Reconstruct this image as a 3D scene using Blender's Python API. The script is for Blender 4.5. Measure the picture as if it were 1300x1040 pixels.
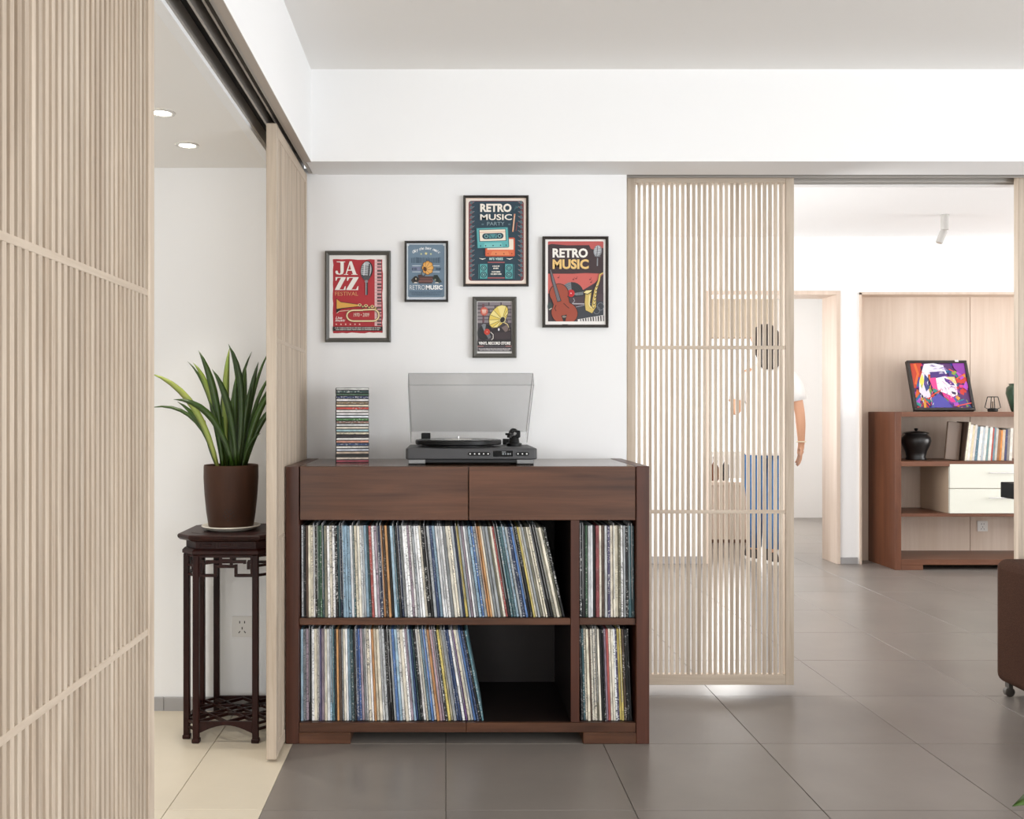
import bpy, bmesh, math, random
from mathutils import Vector, Matrix, Euler

random.seed(7)
for _o in list(bpy.data.objects):
    bpy.data.objects.remove(_o)
SC = bpy.context.scene
COL = SC.collection
PI = math.pi

# ------------------------------------------------------------------ camera
# 1300x1040 frame, focal length 1200 px, level camera 1.1 m above the floor,
# vanishing point of the room's depth lines at pixel (566, 520).
CAM_H = 1.1
FPX = 1200.0
VPX = 566.0
_cd = bpy.data.cameras.new('camera')
_cd.sensor_width = 36.0
_cd.lens = 36.0 * FPX / 1300.0
_cd.shift_x = (650.0 - VPX) / 1300.0
_cd.clip_start = 0.05
_cam = bpy.data.objects.new('camera', _cd)
_cam.location = (0, 0, CAM_H)
_cam.rotation_euler = (PI / 2, 0, 0)
COL.objects.link(_cam)
SC.camera = _cam

# ------------------------------------------------------------------ world, light, exposure
SC.view_settings.view_transform = 'Standard'
SC.view_settings.look = 'None'
SC.view_settings.gamma = 1.0
SC.view_settings.use_curve_mapping = False
SC.view_settings.exposure = -0.06
SC.cycles.use_denoising = True
SC.cycles.max_bounces = 10
SC.cycles.diffuse_bounces = 6
SC.cycles.transparent_max_bounces = 16

_w = bpy.data.worlds.new('world')
SC.world = _w
_w.use_nodes = True
_bg = _w.node_tree.nodes['Background']
_bg.inputs['Color'].default_value = (0.93, 0.96, 1.0, 1)
_bg.inputs['Strength'].default_value = 1.6


def area_light(name, loc, rot, sx, sy, power, col=(1, 1, 1)):
    ld = bpy.data.lights.new(name, 'AREA')
    ld.shape = 'RECTANGLE'
    ld.size = sx
    ld.size_y = sy
    ld.energy = power
    ld.color = col
    o = bpy.data.objects.new(name, ld)
    o.location = loc
    o.rotation_euler = rot
    COL.objects.link(o)
    return o


# daylight entering through the windows the rooms have
area_light('daylight_living_window', (2.8, -2.93, 1.05), (PI / 2, 0, 0), 2.2, 1.7, 30, (0.935, 0.97, 1.0))
area_light('daylight_living_side_window', (4.13, -0.1, 1.02), (PI / 2, 0, PI / 2), 3.2, 1.8, 140, (0.935, 0.97, 1.0))
area_light('daylight_study_window', (5.93, 5.2, 1.15), (PI / 2, 0, PI / 2), 2.0, 1.6, 66, (1.0, 0.98, 0.96))
area_light('daylight_study_front_window', (0.1, 5.2, 1.25), (PI / 2, 0, -PI / 2), 1.9, 1.3, 55, (1.0, 0.985, 0.97))
area_light('daylight_kitchen_window', (2.5, 9.45, 1.3), (-PI / 2, 0, 0), 1.5, 1.4, 58, (1.0, 0.985, 0.96))
area_light('daylight_hall_window', (-1.2, -2.93, 1.2), (PI / 2, 0, 0), 0.9, 1.5, 36, (0.98, 0.99, 1.0))


# ------------------------------------------------------------------ helpers
def lin(c):
    if isinstance(c, str):
        c = c.lstrip('#')
        c = tuple(int(c[i:i + 2], 16) / 255.0 for i in (0, 2, 4))
    return tuple((v / 12.92 if v <= 0.04045 else ((v + 0.055) / 1.055) ** 2.4) for v in c)


def PX(x, y, Y):
    """metric point at depth Y that the photograph shows at pixel (x, y)"""
    return Vector(((x - VPX) * Y / FPX, Y, CAM_H - (y - 520.0) * Y / FPX))


MATS = {}


def new_mat(name):
    m = bpy.data.materials.new(name)
    m.use_nodes = True
    nt = m.node_tree
    return m, nt, nt.nodes['Principled BSDF']


def plain(name, col, rough=0.5, metal=0.0, bump=0.0, bscale=60.0, var=0.0, vscale=6.0, spec=0.5):
    if name in MATS:
        return MATS[name]
    m, nt, b = new_mat(name)
    c = lin(col)
    b.inputs['Base Color'].default_value = (*c, 1)
    b.inputs['Roughness'].default_value = rough
    b.inputs['Metallic'].default_value = metal
    b.inputs['Specular IOR Level'].default_value = spec
    if bump or var:
        tc = nt.nodes.new('ShaderNodeTexCoord')
        if var:
            n = nt.nodes.new('ShaderNodeTexNoise')
            n.inputs['Scale'].default_value = vscale
            n.inputs['Detail'].default_value = 4
            nt.links.new(tc.outputs['Object'], n.inputs['Vector'])
            r = nt.nodes.new('ShaderNodeValToRGB')
            r.color_ramp.elements[0].position = 0.3
            r.color_ramp.elements[1].position = 0.7
            r.color_ramp.elements[0].color = (*[v * (1 - var) for v in c], 1)
            r.color_ramp.elements[1].color = (*[min(1, v * (1 + var)) for v in c], 1)
            nt.links.new(n.outputs['Fac'], r.inputs['Fac'])
            nt.links.new(r.outputs['Color'], b.inputs['Base Color'])
        if bump:
            n2 = nt.nodes.new('ShaderNodeTexNoise')
            n2.inputs['Scale'].default_value = bscale
            n2.inputs['Detail'].default_value = 3
            nt.links.new(tc.outputs['Object'], n2.inputs['Vector'])
            bp = nt.nodes.new('ShaderNodeBump')
            bp.inputs['Strength'].default_value = bump
            bp.inputs['Distance'].default_value = 0.004
            nt.links.new(n2.outputs['Fac'], bp.inputs['Height'])
            nt.links.new(bp.outputs['Normal'], b.inputs['Normal'])
    MATS[name] = m
    return m


def wood(name, c1, c2, axis='z', rough=0.45, fine=38.0, long=1.6, bump=0.12, per_object=0.25, spec=0.4):
    """procedural wood whose grain runs along one local axis"""
    if name in MATS:
        return MATS[name]
    m, nt, b = new_mat(name)
    N, L = nt.nodes, nt.links
    tc = N.new('ShaderNodeTexCoord')
    info = N.new('ShaderNodeObjectInfo')
    off = N.new('ShaderNodeVectorMath')
    off.operation = 'MULTIPLY_ADD'
    cmb = N.new('ShaderNodeCombineXYZ')
    for s in 'XYZ':
        L.new(info.outputs['Random'], cmb.inputs[s])
    off.inputs[1].default_value = (7.3, 5.1, 3.7)
    L.new(cmb.outputs[0], off.inputs[0])
    L.new(tc.outputs['Object'], off.inputs[2])
    mp = N.new('ShaderNodeMapping')
    sc = [fine, fine, fine]
    sc['xyz'.index(axis)] = long
    mp.inputs['Scale'].default_value = sc
    L.new(off.outputs[0], mp.inputs['Vector'])
    n1 = N.new('ShaderNodeTexNoise')
    n1.inputs['Scale'].default_value = 1.0
    n1.inputs['Detail'].default_value = 6
    n1.inputs['Roughness'].default_value = 0.65
    n1.inputs['Distortion'].default_value = 0.6
    L.new(mp.outputs[0], n1.inputs['Vector'])
    mp2 = N.new('ShaderNodeMapping')
    sc2 = [fine * 0.22] * 3
    sc2['xyz'.index(axis)] = long * 0.6
    mp2.inputs['Scale'].default_value = sc2
    L.new(off.outputs[0], mp2.inputs['Vector'])
    n2 = N.new('ShaderNodeTexNoise')
    n2.inputs['Scale'].default_value = 1.0
    n2.inputs['Detail'].default_value = 3
    n2.inputs['Distortion'].default_value = 1.2
    L.new(mp2.outputs[0], n2.inputs['Vector'])
    mx = N.new('ShaderNodeMath')
    mx.operation = 'MULTIPLY_ADD'
    mx.inputs[1].default_value = 0.55
    L.new(n1.outputs['Fac'], mx.inputs[0])
    m2 = N.new('ShaderNodeMath')
    m2.operation = 'MULTIPLY'
    m2.inputs[1].default_value = 0.45
    L.new(n2.outputs['Fac'], m2.inputs[0])
    L.new(m2.outputs[0], mx.inputs[2])
    r = N.new('ShaderNodeValToRGB')
    r.color_ramp.elements[0].position = 0.34
    r.color_ramp.elements[1].position = 0.66
    r.color_ramp.elements[0].color = (*lin(c2), 1)
    r.color_ramp.elements[1].color = (*lin(c1), 1)
    L.new(mx.outputs[0], r.inputs['Fac'])
    hsv = N.new('ShaderNodeHueSaturation')
    mr = N.new('ShaderNodeMapRange')
    mr.inputs['To Min'].default_value = 1.0 - per_object / 2
    mr.inputs['To Max'].default_value = 1.0 + per_object / 2
    L.new(info.outputs['Random'], mr.inputs['Value'])
    L.new(mr.outputs[0], hsv.inputs['Value'])
    L.new(r.outputs['Color'], hsv.inputs['Color'])
    L.new(hsv.outputs['Color'], b.inputs['Base Color'])
    b.inputs['Roughness'].default_value = rough
    b.inputs['Specular IOR Level'].default_value = spec
    bp = N.new('ShaderNodeBump')
    bp.inputs['Strength'].default_value = bump
    bp.inputs['Distance'].default_value = 0.002
    L.new(n1.outputs['Fac'], bp.inputs['Height'])
    L.new(bp.outputs['Normal'], b.inputs['Normal'])
    MATS[name] = m
    return m


def tile_mat(name, col, rough, var=0.10):
    """glazed stone tile: soft clouding and a slightly different tone for each tile"""
    m, nt, b = new_mat(name)
    N, L = nt.nodes, nt.links
    geo = N.new('ShaderNodeNewGeometry')
    info = N.new('ShaderNodeObjectInfo')
    n = N.new('ShaderNodeTexNoise')
    n.inputs['Scale'].default_value = 2.3
    n.inputs['Detail'].default_value = 6
    n.inputs['Roughness'].default_value = 0.6
    L.new(geo.outputs['Position'], n.inputs['Vector'])
    r = N.new('ShaderNodeValToRGB')
    c = lin(col)
    r.color_ramp.elements[0].position = 0.3
    r.color_ramp.elements[1].position = 0.7
    r.color_ramp.elements[0].color = (*[v * (1 - var) for v in c], 1)
    r.color_ramp.elements[1].color = (*[v * (1 + var) for v in c], 1)
    L.new(n.outputs['Fac'], r.inputs['Fac'])
    hsv = N.new('ShaderNodeHueSaturation')
    mr = N.new('ShaderNodeMapRange')
    mr.inputs['To Min'].default_value = 0.96
    mr.inputs['To Max'].default_value = 1.04
    L.new(info.outputs['Random'], mr.inputs['Value'])
    L.new(mr.outputs[0], hsv.inputs['Value'])
    L.new(r.outputs['Color'], hsv.inputs['Color'])
    L.new(hsv.outputs['Color'], b.inputs['Base Color'])
    n2 = N.new('ShaderNodeTexNoise')
    n2.inputs['Scale'].default_value = 1.6
    n2.inputs['Detail'].default_value = 2
    L.new(geo.outputs['Position'], n2.inputs['Vector'])
    mr2 = N.new('ShaderNodeMapRange')
    mr2.inputs['To Min'].default_value = rough - 0.015
    mr2.inputs['To Max'].default_value = rough + 0.02
    L.new(n2.outputs['Fac'], mr2.inputs['Value'])
    L.new(mr2.outputs[0], b.inputs['Roughness'])
    b.inputs['Specular IOR Level'].default_value = 0.45
    MATS[name] = m
    return m


def printed_spine(name, rough=0.45, scale=(150, 150, 330), amount=0.59, blocks=0.74):
    """object colour with small irregular print along the spine"""
    m, nt, b = new_mat(name)
    N, L = nt.nodes, nt.links
    tc = N.new('ShaderNodeTexCoord')
    info = N.new('ShaderNodeObjectInfo')
    cmb = N.new('ShaderNodeCombineXYZ')
    for s in 'XYZ':
        L.new(info.outputs['Random'], cmb.inputs[s])
    off = N.new('ShaderNodeVectorMath')
    off.operation = 'MULTIPLY_ADD'
    off.inputs[1].default_value = (31.0, 17.0, 53.0)
    L.new(cmb.outputs[0], off.inputs[0])
    L.new(tc.outputs['Object'], off.inputs[2])
    mp = N.new('ShaderNodeMapping')
    mp.inputs['Scale'].default_value = scale
    L.new(off.outputs[0], mp.inputs['Vector'])
    n = N.new('ShaderNodeTexNoise')
    n.inputs['Scale'].default_value = 1.0
    n.inputs['Detail'].default_value = 2
    L.new(mp.outputs[0], n.inputs['Vector'])
    # where the lettering runs: long stretches along the spine
    mp2 = N.new('ShaderNodeMapping')
    mp2.inputs['Scale'].default_value = (3, 3, 14)
    L.new(off.outputs[0], mp2.inputs['Vector'])
    n2 = N.new('ShaderNodeTexNoise')
    n2.inputs['Scale'].default_value = 1.0
    L.new(mp2.outputs[0], n2.inputs['Vector'])
    g1 = N.new('ShaderNodeMath')
    g1.operation = 'GREATER_THAN'
    g1.inputs[1].default_value = amount
    L.new(n.outputs['Fac'], g1.inputs[0])
    g2 = N.new('ShaderNodeMath')
    g2.operation = 'GREATER_THAN'
    g2.inputs[1].default_value = 0.46
    L.new(n2.outputs['Fac'], g2.inputs[0])
    mm = N.new('ShaderNodeMath')
    mm.operation = 'MULTIPLY'
    L.new(g1.outputs[0], mm.inputs[0])
    soft_ = N.new('ShaderNodeMath')
    soft_.operation = 'MULTIPLY'
    L.new(g2.outputs[0], soft_.inputs[0])
    vis = N.new('ShaderNodeMapRange')
    vis.inputs['From Min'].default_value = 0.25
    vis.inputs['To Max'].default_value = 1.0
    L.new(info.outputs['Random'], vis.inputs['Value'])
    L.new(vis.outputs[0], soft_.inputs[1])
    L.new(soft_.outputs[0], mm.inputs[1])
    # ink: white on dark spines, dark on light spines
    bw = N.new('ShaderNodeRGBToBW')
    L.new(info.outputs['Color'], bw.inputs[0])
    gt = N.new('ShaderNodeMath')
    gt.operation = 'GREATER_THAN'
    gt.inputs[1].default_value = 0.22
    L.new(bw.outputs[0], gt.inputs[0])
    ink = N.new('ShaderNodeMix')
    ink.data_type = 'RGBA'
    ink.inputs['A'].default_value = (0.75, 0.75, 0.72, 1)
    ink.inputs['B'].default_value = (0.03, 0.03, 0.04, 1)
    L.new(gt.outputs[0], ink.inputs['Factor'])
    mix = N.new('ShaderNodeMix')
    mix.data_type = 'RGBA'
    L.new(mm.outputs[0], mix.inputs['Factor'])
    mp3 = N.new('ShaderNodeMapping')
    mp3.inputs['Scale'].default_value = (40, 40, 26)
    L.new(off.outputs[0], mp3.inputs['Vector'])
    n3 = N.new('ShaderNodeTexNoise')
    n3.inputs['Scale'].default_value = 1.0
    n3.inputs['Detail'].default_value = 3
    L.new(mp3.outputs[0], n3.inputs['Vector'])
    mr3 = N.new('ShaderNodeMapRange')
    mr3.inputs['From Min'].default_value = 0.35
    mr3.inputs['From Max'].default_value = 0.65
    mr3.inputs['To Min'].default_value = blocks
    mr3.inputs['To Max'].default_value = 1.15
    L.new(n3.outputs['Fac'], mr3.inputs['Value'])
    hv = N.new('ShaderNodeHueSaturation')
    L.new(mr3.outputs[0], hv.inputs['Value'])
    L.new(info.outputs['Color'], hv.inputs['Color'])
    L.new(hv.outputs['Color'], mix.inputs['A'])
    L.new(ink.outputs['Result'], mix.inputs['B'])
    L.new(mix.outputs['Result'], b.inputs['Base Color'])
    b.inputs['Roughness'].default_value = rough
    MATS[name] = m
    return m


def clear_plastic(name, tint=(0.9, 0.9, 0.9), gloss=0.06, rough=0.1, haze=0.0, haze_col=(0.8, 0.8, 0.8)):
    m = bpy.data.materials.new(name)
    m.use_nodes = True
    nt = m.node_tree
    N, L = nt.nodes, nt.links
    N.remove(N['Principled BSDF'])
    out = N['Material Output']
    t = N.new('ShaderNodeBsdfTransparent')
    t.inputs['Color'].default_value = (*tint, 1)
    g = N.new('ShaderNodeBsdfGlossy')
    g.inputs['Roughness'].default_value = rough
    lw = N.new('ShaderNodeLayerWeight')
    lw.inputs['Blend'].default_value = 0.25
    mr = N.new('ShaderNodeMapRange')
    mr.inputs['To Min'].default_value = gloss
    mr.inputs['To Max'].default_value = 0.35
    L.new(lw.outputs['Fresnel'], mr.inputs['Value'])
    mx = N.new('ShaderNodeMixShader')
    L.new(mr.outputs[0], mx.inputs[0])
    L.new(t.outputs[0], mx.inputs[1])
    L.new(g.outputs[0], mx.inputs[2])
    last = mx
    if haze:
        d = N.new('ShaderNodeBsdfDiffuse')
        d.inputs['Color'].default_value = (*haze_col, 1)
        m2 = N.new('ShaderNodeMixShader')
        m2.inputs[0].default_value = haze
        L.new(last.outputs[0], m2.inputs[1])
        L.new(d.outputs[0], m2.inputs[2])
        last = m2
    L.new(last.outputs[0], out.inputs['Surface'])
    MATS[name] = m
    return m


def glow(name, col, strength):
    m = bpy.data.materials.new(name)
    m.use_nodes = True
    nt = m.node_tree
    b = nt.nodes['Principled BSDF']
    b.inputs['Base Color'].default_value = (*col, 1)
    b.inputs['Emission Color'].default_value = (*col, 1)
    b.inputs['Emission Strength'].default_value = strength
    MATS[name] = m
    return m


class MB:
    """collects geometry of ONE part and links it as one mesh object"""

    def __init__(self):
        self.v, self.f, self.mi, self.mats, self.sm = [], [], [], [], []
        self.cur = 0
        self.smooth = False

    def mat(self, m):
        if m not in self.mats:
            self.mats.append(m)
        self.cur = self.mats.index(m)
        return self

    def add(self, verts, faces):
        n = len(self.v)
        self.v += [tuple(p) for p in verts]
        for f in faces:
            self.f.append(tuple(i + n for i in f))
            self.mi.append(self.cur)
            self.sm.append(self.smooth)
        return self

    def box(self, x0, x1, y0, y1, z0, z1, ch=0.0, M=None):
        if ch <= 0:
            vs = [(x, y, z) for z in (z0, z1) for y in (y0, y1) for x in (x0, x1)]
            fs = [(0, 2, 3, 1), (4, 5, 7, 6), (0, 1, 5, 4), (2, 6, 7, 3), (0, 4, 6, 2), (1, 3, 7, 5)]
        else:
            c = min(ch, 0.49 * min(abs(x1 - x0), abs(y1 - y0), abs(z1 - z0)))
            vs, idx = [], {}
            for a, (X, sx) in enumerate(((x0, 1), (x1, -1))):
                for b_, (Yv, sy) in enumerate(((y0, 1), (y1, -1))):
                    for d, (Z, sz) in enumerate(((z0, 1), (z1, -1))):
                        for k in range(3):
                            p = [X + sx * c, Yv + sy * c, Z + sz * c]
                            p[k] = (X, Yv, Z)[k]
                            idx[(a, b_, d, k)] = len(vs)
                            vs.append(tuple(p))
            g = lambda a, b_, d, k: idx[(a, b_, d, k)]
            fs = []
            for s in (0, 1):
                fs.append([g(s, 0, 0, 0), g(s, 0, 1, 0), g(s, 1, 1, 0), g(s, 1, 0, 0)][::1 if s == 0 else -1])
                fs.append([g(0, s, 0, 1), g(1, s, 0, 1), g(1, s, 1, 1), g(0, s, 1, 1)][::1 if s == 0 else -1])
                fs.append([g(0, 0, s, 2), g(0, 1, s, 2), g(1, 1, s, 2), g(1, 0, s, 2)][::1 if s == 0 else -1])
            for p in (0, 1):
                for q in (0, 1):
                    fs.append((g(0, p, q, 1), g(0, p, q, 2), g(1, p, q, 2), g(1, p, q, 1)))
                    fs.append((g(p, 0, q, 0), g(p, 0, q, 2), g(p, 1, q, 2), g(p, 1, q, 0)))
                    fs.append((g(p, q, 0, 0), g(p, q, 0, 1), g(p, q, 1, 1), g(p, q, 1, 0)))
            for a in (0, 1):
                for b_ in (0, 1):
                    for d in (0, 1):
                        fs.append((g(a, b_, d, 0), g(a, b_, d, 1), g(a, b_, d, 2)))
        if M is not None:
            vs = [M @ Vector(p) for p in vs]
        return self.add(vs, fs)

    def bar(self, p, q, w, h=None, up=(0, 0, 1)):
        """square bar from p to q"""
        h = h or w
        p, q = Vector(p), Vector(q)
        d = (q - p).normalized()
        u = Vector(up)
        if abs(d.dot(u)) > 0.98:
            u = Vector((0, 1, 0))
        s = d.cross(u).normalized()
        u = s.cross(d).normalized()
        vs = [b + s * a * w / 2 + u * c * h / 2 for b in (p, q) for a, c in ((-1, -1), (1, -1), (1, 1), (-1, 1))]
        return self.add(vs, [(0, 1, 2, 3), (7, 6, 5, 4), (0, 4, 5, 1), (1, 5, 6, 2), (2, 6, 7, 3), (3, 7, 4, 0)])

    def prism(self, pts, z0, z1):
        n = len(pts)
        vs = [(x, y, z0) for x, y in pts] + [(x, y, z1) for x, y in pts]
        fs = [tuple(range(n))[::-1], tuple(range(n, 2 * n))]
        fs += [(i, (i + 1) % n, n + (i + 1) % n, n + i) for i in range(n)]
        return self.add(vs, fs)

    def lathe(self, prof, c=(0, 0, 0), n=32, M=None, cap=True):
        """prof: list of (r, z) bottom to top"""
        vs, fs = [], []
        for r, z in prof:
            for k in range(n):
                a = 2 * PI * k / n
                vs.append(Vector((c[0] + r * math.cos(a), c[1] + r * math.sin(a), c[2] + z)))
        for i in range(len(prof) - 1):
            for k in range(n):
                fs.append((i * n + k, i * n + (k + 1) % n, (i + 1) * n + (k + 1) % n, (i + 1) * n + k))
        if cap:
            fs.append(tuple(range(n))[::-1])
            fs.append(tuple((len(prof) - 1) * n + k for k in range(n)))
        if M is not None:
            vs = [M @ p for p in vs]
        return self.add(vs, fs)

    def tube(self, pts, r, n=8, cap=True):
        pts = [Vector(p) for p in pts]
        rs = r if isinstance(r, (list, tuple)) else [r] * len(pts)
        vs, fs = [], []
        prev = None
        for i, p in enumerate(pts):
            d = (pts[min(i + 1, len(pts) - 1)] - pts[max(i - 1, 0)]).normalized()
            if prev is None:
                u = Vector((0, 0, 1)) if abs(d.z) < 0.9 else Vector((0, 1, 0))
                u = (u - d * u.dot(d)).normalized()
            else:
                u = (prev - d * prev.dot(d)).normalized()
            prev = u
            s = d.cross(u)
            for k in range(n):
                a = 2 * PI * k / n
                vs.append(p + (u * math.cos(a) + s * math.sin(a)) * rs[i])
        for i in range(len(pts) - 1):
            for k in range(n):
                fs.append((i * n + k, i * n + (k + 1) % n, (i + 1) * n + (k + 1) % n, (i + 1) * n + k))
        if cap:
            fs.append(tuple(range(n))[::-1])
            fs.append(tuple((len(pts) - 1) * n + k for k in range(n)))
        return self.add(vs, fs)

    def loft(self, rings, cap=True):
        n = len(rings[0])
        vs = [p for r in rings for p in r]
        fs = []
        for i in range(len(rings) - 1):
            for k in range(n):
                fs.append((i * n + k, i * n + (k + 1) % n, (i + 1) * n + (k + 1) % n, (i + 1) * n + k))
        if cap:
            fs.append(tuple(range(n))[::-1])
            fs.append(tuple((len(rings) - 1) * n + k for k in range(n)))
        return self.add(vs, fs)

    def build(self, name, m=None, parent=None, origin=None, world=True):
        """verts are world coordinates when world=True (they become local to the parent or origin)"""
        me = bpy.data.meshes.new(name)
        off = Vector((0, 0, 0))
        if world:
            if parent is not None:
                p = parent
                while p is not None:
                    off += Vector(p.location)
                    p = p.parent
            elif origin is not None:
                off = Vector(origin)
        vs = [(v[0] - off.x, v[1] - off.y, v[2] - off.z) for v in self.v] if world else self.v
        me.from_pydata(vs, [], self.f)
        ms = self.mats if self.mats else [m]
        for k in ms:
            me.materials.append(k)
        if self.mats:
            me.polygons.foreach_set('material_index', self.mi)
        me.polygons.foreach_set('use_smooth', self.sm)
        bm = bmesh.new()
        bm.from_mesh(me)
        if not getattr(self, 'flat', False):
            bmesh.ops.recalc_face_normals(bm, faces=bm.faces)
        bm.to_mesh(me)
        bm.free()
        me.update()
        o = bpy.data.objects.new(name, me)
        COL.objects.link(o)
        if parent is not None:
            o.parent = parent
        elif origin is not None:
            o.location = origin
        return o


def soft(o, angle=40):
    me = o.data
    me.polygons.foreach_set('use_smooth', [True] * len(me.polygons))
    try:
        me.set_sharp_from_angle(angle=math.radians(angle))
    except Exception:
        pass
    return o


def thing(name, label, cat, loc=(0, 0, 0), rotz=0.0, group=None):
    o = bpy.data.objects.new(name, None)
    o.empty_display_size = 0.05
    COL.objects.link(o)
    o.location = loc
    o.rotation_euler = (0, 0, rotz)
    return tag(o, label, cat, group)


def tag(o, label, cat, group=None):
    o['label'] = label
    o['category'] = cat
    if group:
        o['group'] = group
    return o


def struct(o, label=None):
    o['kind'] = 'structure'
    if label:
        o['label'] = label
    return o


def copy_obj(src, parent=None, name=None):
    o = src.copy()
    if name:
        o.name = name
    COL.objects.link(o)
    o.parent = parent
    return o


def ordinal(n):
    s = 'th' if 10 <= n % 100 <= 20 else {1: 'st', 2: 'nd', 3: 'rd'}.get(n % 10, 'th')
    return '%d%s' % (n, s)


# ------------------------------------------------------------------ materials
WALL = plain('white_wall_paint', '#f6f6f6', 0.85, bump=0.03, bscale=300, spec=0.2)
CEIL = plain('ceiling_paint', '#f5f3f0', 0.9, spec=0.15)
GREYTILE = tile_mat('grey_floor_tile', '#857e78', 0.30)
BEIGETILE = tile_mat('beige_floor_tile', '#ded3bf', 0.36, 0.05)
GROUT = plain('floor_grout', '#78716b', 0.9)
GROUT2 = plain('hall_floor_grout', '#a99d8b', 0.9)
SKIRT = plain('grey_skirting', '#a3a1a1', 0.5, var=0.05)
ALU = plain('aluminium_track', '#b3aea8', 0.5, 0.5)
BLACKGAP = plain('track_groove_black', '#161412', 0.7)
OAK = wood('pale_oak_upright', '#d2c3b1', '#ad9b88', 'z', 0.5, fine=60, long=2.2, per_object=0.2)
OAKH = wood('pale_oak_across', '#d2c3b1', '#b6a491', 'x', 0.5, fine=60, long=2.2, per_object=0.06)
OAKPANEL = wood('pale_oak_panel', '#e0cfc0', '#cfbaa8', 'z', 0.5, fine=22, long=0.8, per_object=0.05, bump=0.05)
WALNUTX = wood('walnut_across', '#67432f', '#3f2619', 'x', 0.36, fine=42, long=2.0, per_object=0.14)
WALNUTZ = wood('walnut_upright', '#5a3325', '#3a2016', 'z', 0.36, fine=42, long=2.0, per_object=0.12)
WALNUTY = wood('walnut_lengthwise', '#674834', '#452e20', 'x', 0.16, fine=42, long=2.0, per_object=0.1, spec=0.8, bump=0.02)
WALNUTSHADE = wood('walnut_shaded_inside', '#1f120e', '#140b08', 'x', 0.5, fine=42, long=2.0, per_object=0.1)  # shade inside the cabinet is put into this near-black walnut colour
TEAKX = wood('red_teak_across', '#7d523b', '#5f3c2b', 'x', 0.4, fine=30, long=1.4, per_object=0.12)
TEAKZ = wood('red_teak_upright', '#764932', '#583424', 'z', 0.4, fine=30, long=1.4, per_object=0.1)
ROSEWOOD = wood('rosewood_lacquer', '#32140f', '#1c0a08', 'z', 0.38, fine=50, long=3.0, per_object=0.1, spec=0.18)
BLACKP = plain('black_plastic', '#0c0c0d', 0.4, spec=0.25)
FRAMEB = plain('poster_frame_charcoal', '#3b3733', 0.45, bump=0.05)

# =================================================================== SETTING
# ---- grey living room floor: slab with separate tiles
fl = MB().mat(GROUT).box(-0.5045, 7.0, -3.2, 11.2, -0.12, -0.0035).build('floor')
struct(fl, 'grey tiled floor')
T = 0.517
tile_mesh = None
g = 0.0011
for i in range(-1, 12):
    for j in range(-4, 14):
        y0 = 2.593 + (j) * T
        x0 = i * T
        # leave out tiles no view can show (far right of the doorway, behind the camera)
        if y0 < 0.4:
            continue
        if y0 > 6.9 and not (1.2 < x0 < 4.6):
            continue
        if y0 < 3.3 and x0 > 4.1:
            continue
        if i == -1:      # cut tiles along the hall threshold
            MB().mat(GREYTILE).box(-0.5035, -g, y0 + g, y0 + T - g, -0.010, 0.0, 0.0008).build('tile', parent=fl)
            continue
        if tile_mesh is None:
            t = MB().mat(GREYTILE).box(g, T - g, g, T - g, -0.010, 0.0, 0.0008).build('tile', parent=fl, world=False)
            tile_mesh = t
        else:
            t = copy_obj(tile_mesh, fl, 'tile')
        t.location = (x0, y0, 0)
b0 = MB().mat(GREYTILE).box(-0.505, 4.3, -3.2, 0.52, -0.010, -0.0004).build('tile_field', parent=fl)
b0['kind'] = 'stuff'
# ---- beige hall floor
fh = MB().mat(GROUT2).box(-2.0, -0.5050, -3.2, 3.62, -0.12, -0.0035).build('floor_hall')
struct(fh, 'cream tiled hall floor')
TB = 0.80
bt = None
for x0, x1 in ((-1.992, -1.566), (-1.566, -0.766), (-0.766, -0.5033)):
    for y0 in (-0.6, 0.2, 1.0, 1.8, 2.6):
        y1 = y0 + TB if y0 < 2.5 else 3.60
        MB().mat(BEIGETILE).box(x0 + g, x1 - g, y0 + g, y1 - g, -0.010, 0.0, 0.0008).build('tile', parent=fh)
b1 = MB().mat(BEIGETILE).box(-1.99, -0.508, -3.2, -0.6, -0.010, -0.0004).build('tile_field', parent=fh)
b1['kind'] = 'stuff'

# ---- ceilings
struct(MB().mat(CEIL).box(-0.60, 4.4, -3.2, 3.42, 2.329, 2.45).build('ceiling'))
struct(MB().mat(CEIL).box(-2.0, -0.6452, -3.2, 3.60, 1.985, 2.10).build('ceiling_hall'))
struct(MB().mat(WALL).box(-0.64, 6.2, 3.80, 6.75, 2.33, 2.45).build('ceiling_study'))
struct(MB().mat(WALL).box(0.6, 4.6, 6.96, 9.8, 2.33, 2.45).build('ceiling_kitchen'))

# ---- header over the left sliding doors, with its track
wl = struct(MB().mat(WALL).box(-0.505, -0.487, -3.2, 3.60, 1.996, 2.40).box(-0.645, -0.505, -3.2, 3.60, 2.05, 2.40)
            .box(-0.645, -0.616, -3.2, 3.60, 1.985, 2.05).build('wall_left'))
tr = MB().mat(ALU)
tr.mat(BLACKGAP).box(-0.616, -0.505, -3.2, 3.60, 2.040, 2.0499)
tr.build('track_bed', parent=wl)
for x in (-0.616, -0.5685, -0.5445, -0.520):
    w_ = 0.006 if x != -0.520 else 0.012
    MB().mat(ALU).box(x, x + w_, -3.2, 3.595, 1.998 if x != -0.5445 else 2.012, 2.042).build('track_rail', parent=wl)
MB().mat(plain('track_edge_taupe', '#b5aaa0', 0.5)).box(-0.508, -0.4865, -3.2, 3.412, 1.993, 1.9962).build('track_edge', parent=wl)

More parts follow.
